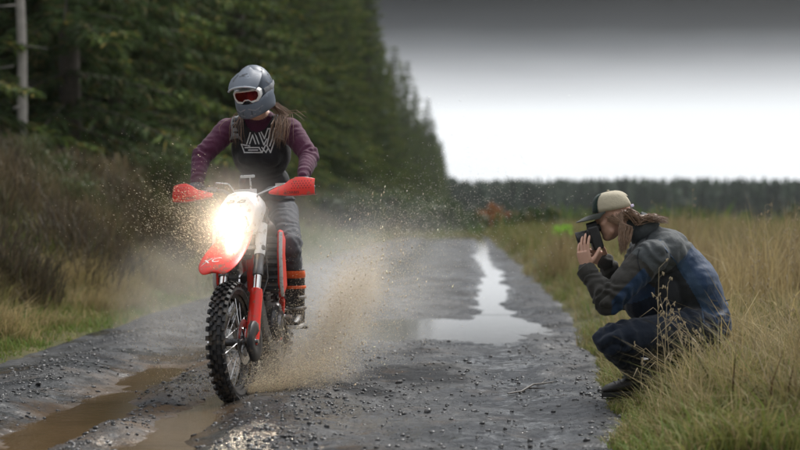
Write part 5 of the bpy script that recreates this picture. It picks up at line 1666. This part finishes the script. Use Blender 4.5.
# boots
M_pboot = mat('black_leather_boot', (.017, .015, .014), .5, var=.35, scale=24, bump=.3, bscale=90)
def walking_boot(a, toe_dir, pitch, side):
    f = V3(toe_dir).normalized(); l = Z.cross(f).normalized(); rot = Matrix((f, l, f.cross(l))).transposed() @ Matrix.Rotation(pitch, 3, 'Y')
    def q(x, y, z): return a + rot @ V3((x, y, z))
    b_ = MB()
    b_.loft([[q(dx + rx * math.cos(g_), ry * math.sin(g_), dz) for g_ in [i * 2 * math.pi / 18 for i in range(18)]] for dx, dz, rx, ry in ((0, -.07, .058, .042), (0, -.02, .060, .045), (-.004, .05, .064, .054), (-.006, .095, .068, .060), (-.006, .10, .058, .05))])
    b_.loft([[q(dx, hw * math.cos(g_), dz + hh * math.sin(g_)) for g_ in [i * 2 * math.pi / 16 for i in range(16)]] for dx, dz, hw, hh in ((-.07, -.055, .030, .030), (-.03, -.045, .042, .045), (.04, -.040, .045, .048), (.10, -.052, .049, .036), (.15, -.058, .048, .030), (.185, -.064, .038, .024), (.205, -.07, .018, .012))])
    bo = b_.build('boot', M_pboot, photog)
    so_ = MB(); so_.prism([(-.085, -.032), (-.06, -.040), (0, -.040), (.08, -.050), (.15, -.050), (.195, -.034), (.212, 0), (.195, .034), (.15, .050), (.08, .050), (0, .040), (-.06, .040), (-.085, .032)], q(0, 0, -.105), rot @ X, rot @ Y, rot @ V3((0, 0, .026))); so_.build('sole', mat('black_sole', (.014, .014, .014), .6), bo, bevel=.004)
    for k in range(4):
        lc = MB(); x = .045 + .028 * k; z = .012 - .013 * k
        lc.tube([q(x, -.036, z - .012), q(x + .004, -.018, z + .004), q(x + .004, .018, z + .004), q(x, .036, z - .012)], .0032, 6); lc.build('lace', mat('lace', (.05, .05, .05), .8), bo)
    return bo
gz = float(ground_z(ankL.x + PR.x, ankL.y + PR.y)) - PR.z
walking_boot(V3((ankL.x - .02, ankL.y - .02, gz + .105)), (-1, -.12, 0), R(3), 1)
walking_boot(V3((ankR.x, ankR.y, ankR.z - .01)), (-.9, .15, 0), R(52), 1)

# the camera in the hands: a thing of its own
cc = hp(.126, .012, -.060)
pc = empty('photo_camera', PR + cc)
tag(pc, 'black camera with short lens held up to the crouching photographer\'s eye', 'camera')
CR = HP.copy()
def cq(x, y, z): return CR @ V3((x, y, z))
M_cam = mat('black_camera_body', (.014, .014, .015), .45, bump=.3, bscale=250); M_lensg = mat('lens_glass', (.01, .012, .02), .06)
b_ = MB(); b_.box(cq(0, 0, -.022), (.062, .140, .135), CR); b_.box(cq(.012, .045, -.005), (.062, .04, .08), CR)
cam_b = b_.build('camera_body', M_cam, pc, bevel=.010)
pm = MB(); pm.loft([[cq(x, y * s_, z) for x, y in ((-.03, -.03), (.03, -.024), (.03, .024), (-.03, .03))] for z, s_ in ((.04, 1), (.062, .8), (.070, .45))]); pm.build('viewfinder_hump', M_cam, pc, bevel=.004)
ey = MB(); ey.lathe(cq(-.03, 0, .028), cq(-1, 0, 0), [(0, .022), (.016, .024), (.020, .018)], 18); ey.build('eyecup', M_cam, pc)
ln_ = MB(); ln_.lathe(cq(.028, 0, -.004), cq(1, 0, 0), [(0, .034), (.008, .037), (.025, .037), (.027, .039), (.045, .039), (.047, .037), (.062, .040), (.075, .041), (.075, .035), (.066, .033)], 28, cap=False); lno = ln_.build('lens_barrel', M_cam, pc)
gg = MB(); gg.lathe(cq(.092, 0, -.004), cq(1, 0, 0), [(0, .034), (.004, .024), (.006, .0)], 24); gg.build('lens_glass', M_lensg, lno)
dl = MB(); dl.lathe(cq(.0, -.045, .042), cq(0, 0, 1), [(0, .013), (.010, .013), (.010, 0)], 16); dl.build('dial', M_cam, pc)

# ------------------------------------------------------------------ tall dry stems in front of the photographer
M_stem = mat('dry_stem', (.36, .29, .18), .7, var=.3, scale=30)
def weed(u, v0, v1, dy, lean, nhead, label, seed=0, dark=False, drop=.04):
    base = P(u, v0, 9.5 + dy); base.z = float(ground_z(base.x, base.y)) - .01
    top = P(u + lean, v1, 9.5 + dy)
    root = empty('dry_stem', base)
    rg_ = random.Random(seed); mb = MB()
    L_ = top - base; bend = V3((L_.x * -.35, 0, 0))
    pts = [V3((0, 0, 0)), L_ * .33 + bend * .5, L_ * .66 + bend * .6, L_]
    mb.tube(pts, [.0028, .0024, .0019, .0012], 5)
    mb.build('stalk', M_stem, root)
    hdm = MB()
    for k in range(nhead):
        q = .55 + .45 * (k + 1) / nhead; p = pts[1].lerp(pts[2], (q - .33) / .33) if q < .66 else pts[2].lerp(pts[3], (q - .66) / .34)
        a = rg_.uniform(0, 6.28); d = V3((math.cos(a) * .05, math.sin(a) * .04, rg_.uniform(.0, .05)))
        e = p + d * rg_.uniform(.4, 1.1); hdm.tube([p, e], .0009, 4)
        for j in range(3):
            o = e + V3((rg_.uniform(-.008, .008), rg_.uniform(-.008, .008), rg_.uniform(-.012, .008))); hdm.ell(o, (.0035, .0035, .009), Matrix.Rotation(rg_.uniform(-.7, .7), 3, 'Y'), 6, 4)
    hdm.build('seed_head', M_stem, root)['kind'] = 'stuff'
    # drooping leaf blades
    lf = MB()
    for k in range(4):
        q = .15 + .18 * k; p = L_ * q + bend * (.5 * math.sin(q * 3.1)); a = rg_.uniform(0, 6.28); d = V3((math.cos(a), .5 * math.sin(a), 0)); l_ = rg_.uniform(.07, .16)
        lf.tube([p, p + d * l_ * .5 + Z * l_ * .45, p + d * l_ + Z * l_ * .1], [(.0015, .004), (.0012, .0035), (.0004, .0008)], 5)
    lf.build('leaf', M_stem, root)['kind'] = 'stuff'
    tag(root, label, 'stem', 'dry stems around the photographer')
LBL = 'thin dry straw-coloured weed stem with seed heads rising in front of the dark trousers'
for k, (u, v0, v1, dy, ln_, nh) in enumerate([(657, 402, 268, -.52, 2, 6), (664, 405, 283, -.50, 4, 5), (672, 402, 296, -.42, -12, 5), (690, 405, 300, -.46, -22, 7), (704, 410, 312, -.45, -26, 7), (712, 404, 338, -.40, -20, 4), (726, 402, 330, -.38, -30, 5), (680, 408, 330, -.5, 8, 4), (640, 405, 350, -.5, 4, 3), (668, 410, 318, -.55, -10, 4)]):
    weed(u, v0, v1, dy, ln_, nh, LBL, k)
LB2 = 'tall brown weed stem standing in the pale grass behind the crouching photographer'
for k, (u, v0, v1, dy, ln_, nh) in enumerate([(752, 360, 215, 2.6, 6, 8), (770, 350, 205, 3.5, -5, 8), (785, 370, 222, 2.2, 8, 8), (742, 330, 225, 4.5, 4, 7), (760, 340, 232, 3.8, -8, 6), (730, 320, 218, 5.5, 3, 7), (793, 345, 210, 4.0, 3, 8), (715, 310, 222, 6.5, -3, 6), (748, 380, 260, 1.6, 12, 6), (775, 390, 280, 1.2, -12, 6), (690, 320, 192, 7.0, 3, 7), (660, 315, 205, 7.5, -4, 6), (795, 400, 300, .6, -8, 5)]):
    weed(u, v0, v1, dy, ln_, nh, LB2, 30 + k)
# ================================================================== SPRAY
rs = np.random.default_rng(17)
TET = np.array([(1, 1, 1), (1, -1, -1), (-1, 1, -1), (-1, -1, 1)], float) / 3 ** .5
TETF = np.array([(0, 1, 2), (0, 3, 1), (0, 2, 3), (1, 3, 2)])


def drops_mesh(name, pts, size, tint, vel=None, k=1.5):
    n = len(pts)
    q = rs.normal(size=(n, 4)); q /= np.linalg.norm(q, axis=1)[:, None]
    w, x, y, z = q.T
    Rm = np.stack([1 - 2 * (y * y + z * z), 2 * (x * y - z * w), 2 * (x * z + y * w), 2 * (x * y + z * w), 1 - 2 * (x * x + z * z), 2 * (y * z - x * w),
                   2 * (x * z - y * w), 2 * (y * z + x * w), 1 - 2 * (x * x + y * y)], -1).reshape(n, 3, 3)
    v = np.einsum('nij,kj->nki', Rm, TET) * size[:, None, None]
    if vel is not None:
        d = vel / np.maximum(np.linalg.norm(vel, axis=1)[:, None], 1e-9)
        v = v + d[:, None, :] * np.sum(v * d[:, None, :], -1, keepdims=True) * k
    v = (v + pts[:, None, :]).reshape(-1, 3)
    f = (TETF[None] + (np.arange(n) * 4)[:, None, None]).reshape(-1)
    return np_mesh(name, v, f, np.full(n * 4, 3), tint=np.repeat(tint, 4, axis=0))


M_drop = tint_mat('muddy_droplet', rough=0.3, spec=0.4, transl=0.6)


def spray(name, label, streams, col=(0.62, 0.50, 0.36)):
    """streams: (control points [(u, v, y)...], n, spread at start, spread at end, size, bias)"""
    Pp, Ss, Vv = [], [], []
    for ctrl, n, s0, s1, size, bias in streams:
        c = np.array([tuple(P(*q)) for q in ctrl]); m = len(c)
        t = rs.random(n) ** bias
        x = t * (m - 1); i = np.clip(x.astype(int), 0, m - 2); f = (x - i)[:, None]
        p = c[i] * (1 - f) + c[i + 1] * f; vel = c[i + 1] - c[i]
        sp = (s0 + (s1 - s0) * t)[:, None]
        g = rs.normal(size=(n, 3)) * sp
        # clump the drops into filaments
        fil = rs.integers(0, 46, n); fo = np.random.default_rng(5).normal(size=(46, 3))[fil] * sp * 1.1
        wgt = (rs.random(n) < .4)[:, None]
        p = p + np.where(wgt, fo + g * .25, g * 1.25)
        ok = p[:, 2] > -.01
        Pp.append(p[ok]); Vv.append(vel[ok]); Ss.append((size * (0.35 + 1.1 * rs.random(n) ** 2.5))[ok])
    p = np.concatenate(Pp); s_ = np.concatenate(Ss); vv = np.concatenate(Vv)
    tint = np.array(col) * (1 + .3 * rs.uniform(-1, 1, (len(p), 1)))
    o = link(name, drops_mesh(name, p, s_, tint.clip(0, .95), vv, 2.5), M_drop)
    tag(o, label, 'spray', kind='stuff'); return o


spray('splash', 'brown muddy water splash thrown up beside the motorcycle front wheel', [
    ([(243, 392, 9.62), (262, 376, 9.75), (295, 350, 9.95), (330, 318, 10.2), (356, 290, 10.4)], 30000, .03, .22, .0015, .8),
    ([(255, 390, 9.6), (300, 372, 9.8), (345, 335, 10.1), (368, 285, 10.5), (380, 235, 10.8)], 30000, .03, .15, .0015, .7),
    ([(262, 384, 9.9), (310, 352, 10.4), (355, 300, 11.0), (385, 262, 11.5), (415, 232, 12.0)], 18000, .06, .18, .0016, .7),
    ([(212, 390, 9.6), (200, 375, 9.7), (186, 350, 9.9), (172, 318, 10.2)], 3500, .03, .16, .0020, .8),
    ([(240, 392, 9.62), (268, 388, 9.6), (300, 378, 9.65), (335, 360, 9.8)], 14000, .015, .05, .0015, .9),
    ([(300, 372, 9.8), (345, 335, 10.1), (368, 285, 10.5), (385, 225, 10.8)], 900, .08, .16, .0042, .8),
], (0.84, 0.73, 0.58))
spray('droplets', 'fine water droplets flying past the headlight and left hand guard', [
    ([(238, 232, 9.45), (210, 218, 9.4), (182, 206, 9.4), (160, 198, 9.4)], 2600, .05, .12, .0016, .9),
    ([(220, 262, 9.3), (196, 238, 9.35), (176, 222, 9.4)], 2200, .05, .10, .0016, .9),
    ([(205, 300, 9.6), (180, 262, 9.8), (150, 225, 10.2), (110, 190, 10.8), (80, 165, 11.2)], 1300, .08, .28, .0015, .8),
], (0.80, 0.72, 0.58))
spray('droplets', 'pale spray droplets scattered in the air against the far dark trees', [
    ([(370, 262, 11.0), (420, 222, 11.3), (480, 200, 11.6), (545, 195, 12.0)], 2600, .10, .24, .0017, .9),
    ([(360, 240, 10.8), (400, 205, 11.2), (440, 175, 11.8), (480, 165, 12.2)], 900, .10, .26, .0016, .9),
    ([(420, 225, 11.5), (470, 205, 11.8), (520, 190, 12.2)], 1200, .10, .20, .0017, .9),
], (0.78, 0.74, 0.66))


def mist(name, label, c, rad, density, seed, scale=2.4, col=(0.93, 0.90, 0.86), lo=.38, hi=.72, rz=0, ry=0):
    mb = MB(); mb.ell((0, 0, 0), (1, 1, 1), None, 24, 16)
    m = bpy.data.materials.new(name); m.use_nodes = True; t = m.node_tree
    t.nodes.remove(t.nodes['Principled BSDF']); out = t.nodes['Material Output']
    tc = t.nodes.new('ShaderNodeTexCoord').outputs['Object']
    ln = t.nodes.new('ShaderNodeVectorMath'); ln.operation = 'LENGTH'; t.links.new(tc, ln.inputs[0])
    mr = t.nodes.new('ShaderNodeMapRange'); mr.interpolation_type = 'SMOOTHSTEP'; mr.inputs[1].default_value = 1.0; mr.inputs[2].default_value = 0.10; t.links.new(ln.outputs['Value'], mr.inputs[0])
    mp_ = t.nodes.new('ShaderNodeMapping'); mp_.inputs['Location'].default_value = (seed * 3.7, seed * 1.3, 0); mp_.inputs['Scale'].default_value = (rad[0] * 1.0, rad[1] * .7, rad[2] * 1.0); t.links.new(tc, mp_.inputs[0])
    n_ = nz(t, mp_.outputs[0], scale, 4, .6)
    m2 = t.nodes.new('ShaderNodeMapRange'); m2.inputs[1].default_value = lo; m2.inputs[2].default_value = hi; m2.inputs[3].default_value = .12; t.links.new(n_, m2.inputs[0])
    mu_ = t.nodes.new('ShaderNodeMath'); mu_.operation = 'MULTIPLY'; t.links.new(mr.outputs[0], mu_.inputs[0]); t.links.new(m2.outputs[0], mu_.inputs[1])
    m3 = t.nodes.new('ShaderNodeMath'); m3.operation = 'MULTIPLY'; m3.inputs[1].default_value = density; t.links.new(mu_.outputs[0], m3.inputs[0])
    pv = t.nodes.new('ShaderNodeVolumePrincipled'); pv.inputs['Color'].default_value = (*col, 1); pv.inputs['Anisotropy'].default_value = .35
    t.links.new(m3.outputs[0], pv.inputs['Density']); t.links.new(pv.outputs[0], out.inputs['Volume'])
    o = mb.build(name, m); o.location = c; o.scale = rad; o.rotation_euler = (0, R(ry), rz)
    tag(o, label, 'mist', kind='stuff'); return o


mist('spray_mist', 'pale cloud of fine spray hanging behind the motorcycle over the track', P(345, 300, 12.6), (1.05, 1.6, .75), .66, 1, 2.4, (.96, .95, .93))
mist('spray_mist', 'thin drifting mist trailing far down the track behind the motorcycle', P(350, 258, 16.5), (1.7, 3.4, .9), 0.18, 2, 1.6, (.96, .95, .93))
mist('spray_mist', 'dense brownish mist at ground level beside the front wheel', P(300, 366, 10.25), (.46, .42, .26), 4.2, 3, 3.5, (.90, .82, .72))
mist('spray_mist', 'rising plume of cream-coloured spray beside the rear wheel', P(348, 305, 10.55), (.24, .40, .55), 5.0, 6, 5.0, (.92, .82, .68), .34, .66, 0, 24)
mist('spray_mist', 'light mist on the bank side of the motorcycle', P(178, 300, 11.4), (.55, 1.2, .60), .55, 4)
mist('spray_mist', 'faint mist added for bloom around the lit headlight', P(234, 218, 9.45), (.42, .40, .40), .72, 5, 3.0, (.95, .92, .88), .1, .6)  # added volume, stands in for the lens bloom of the lamp
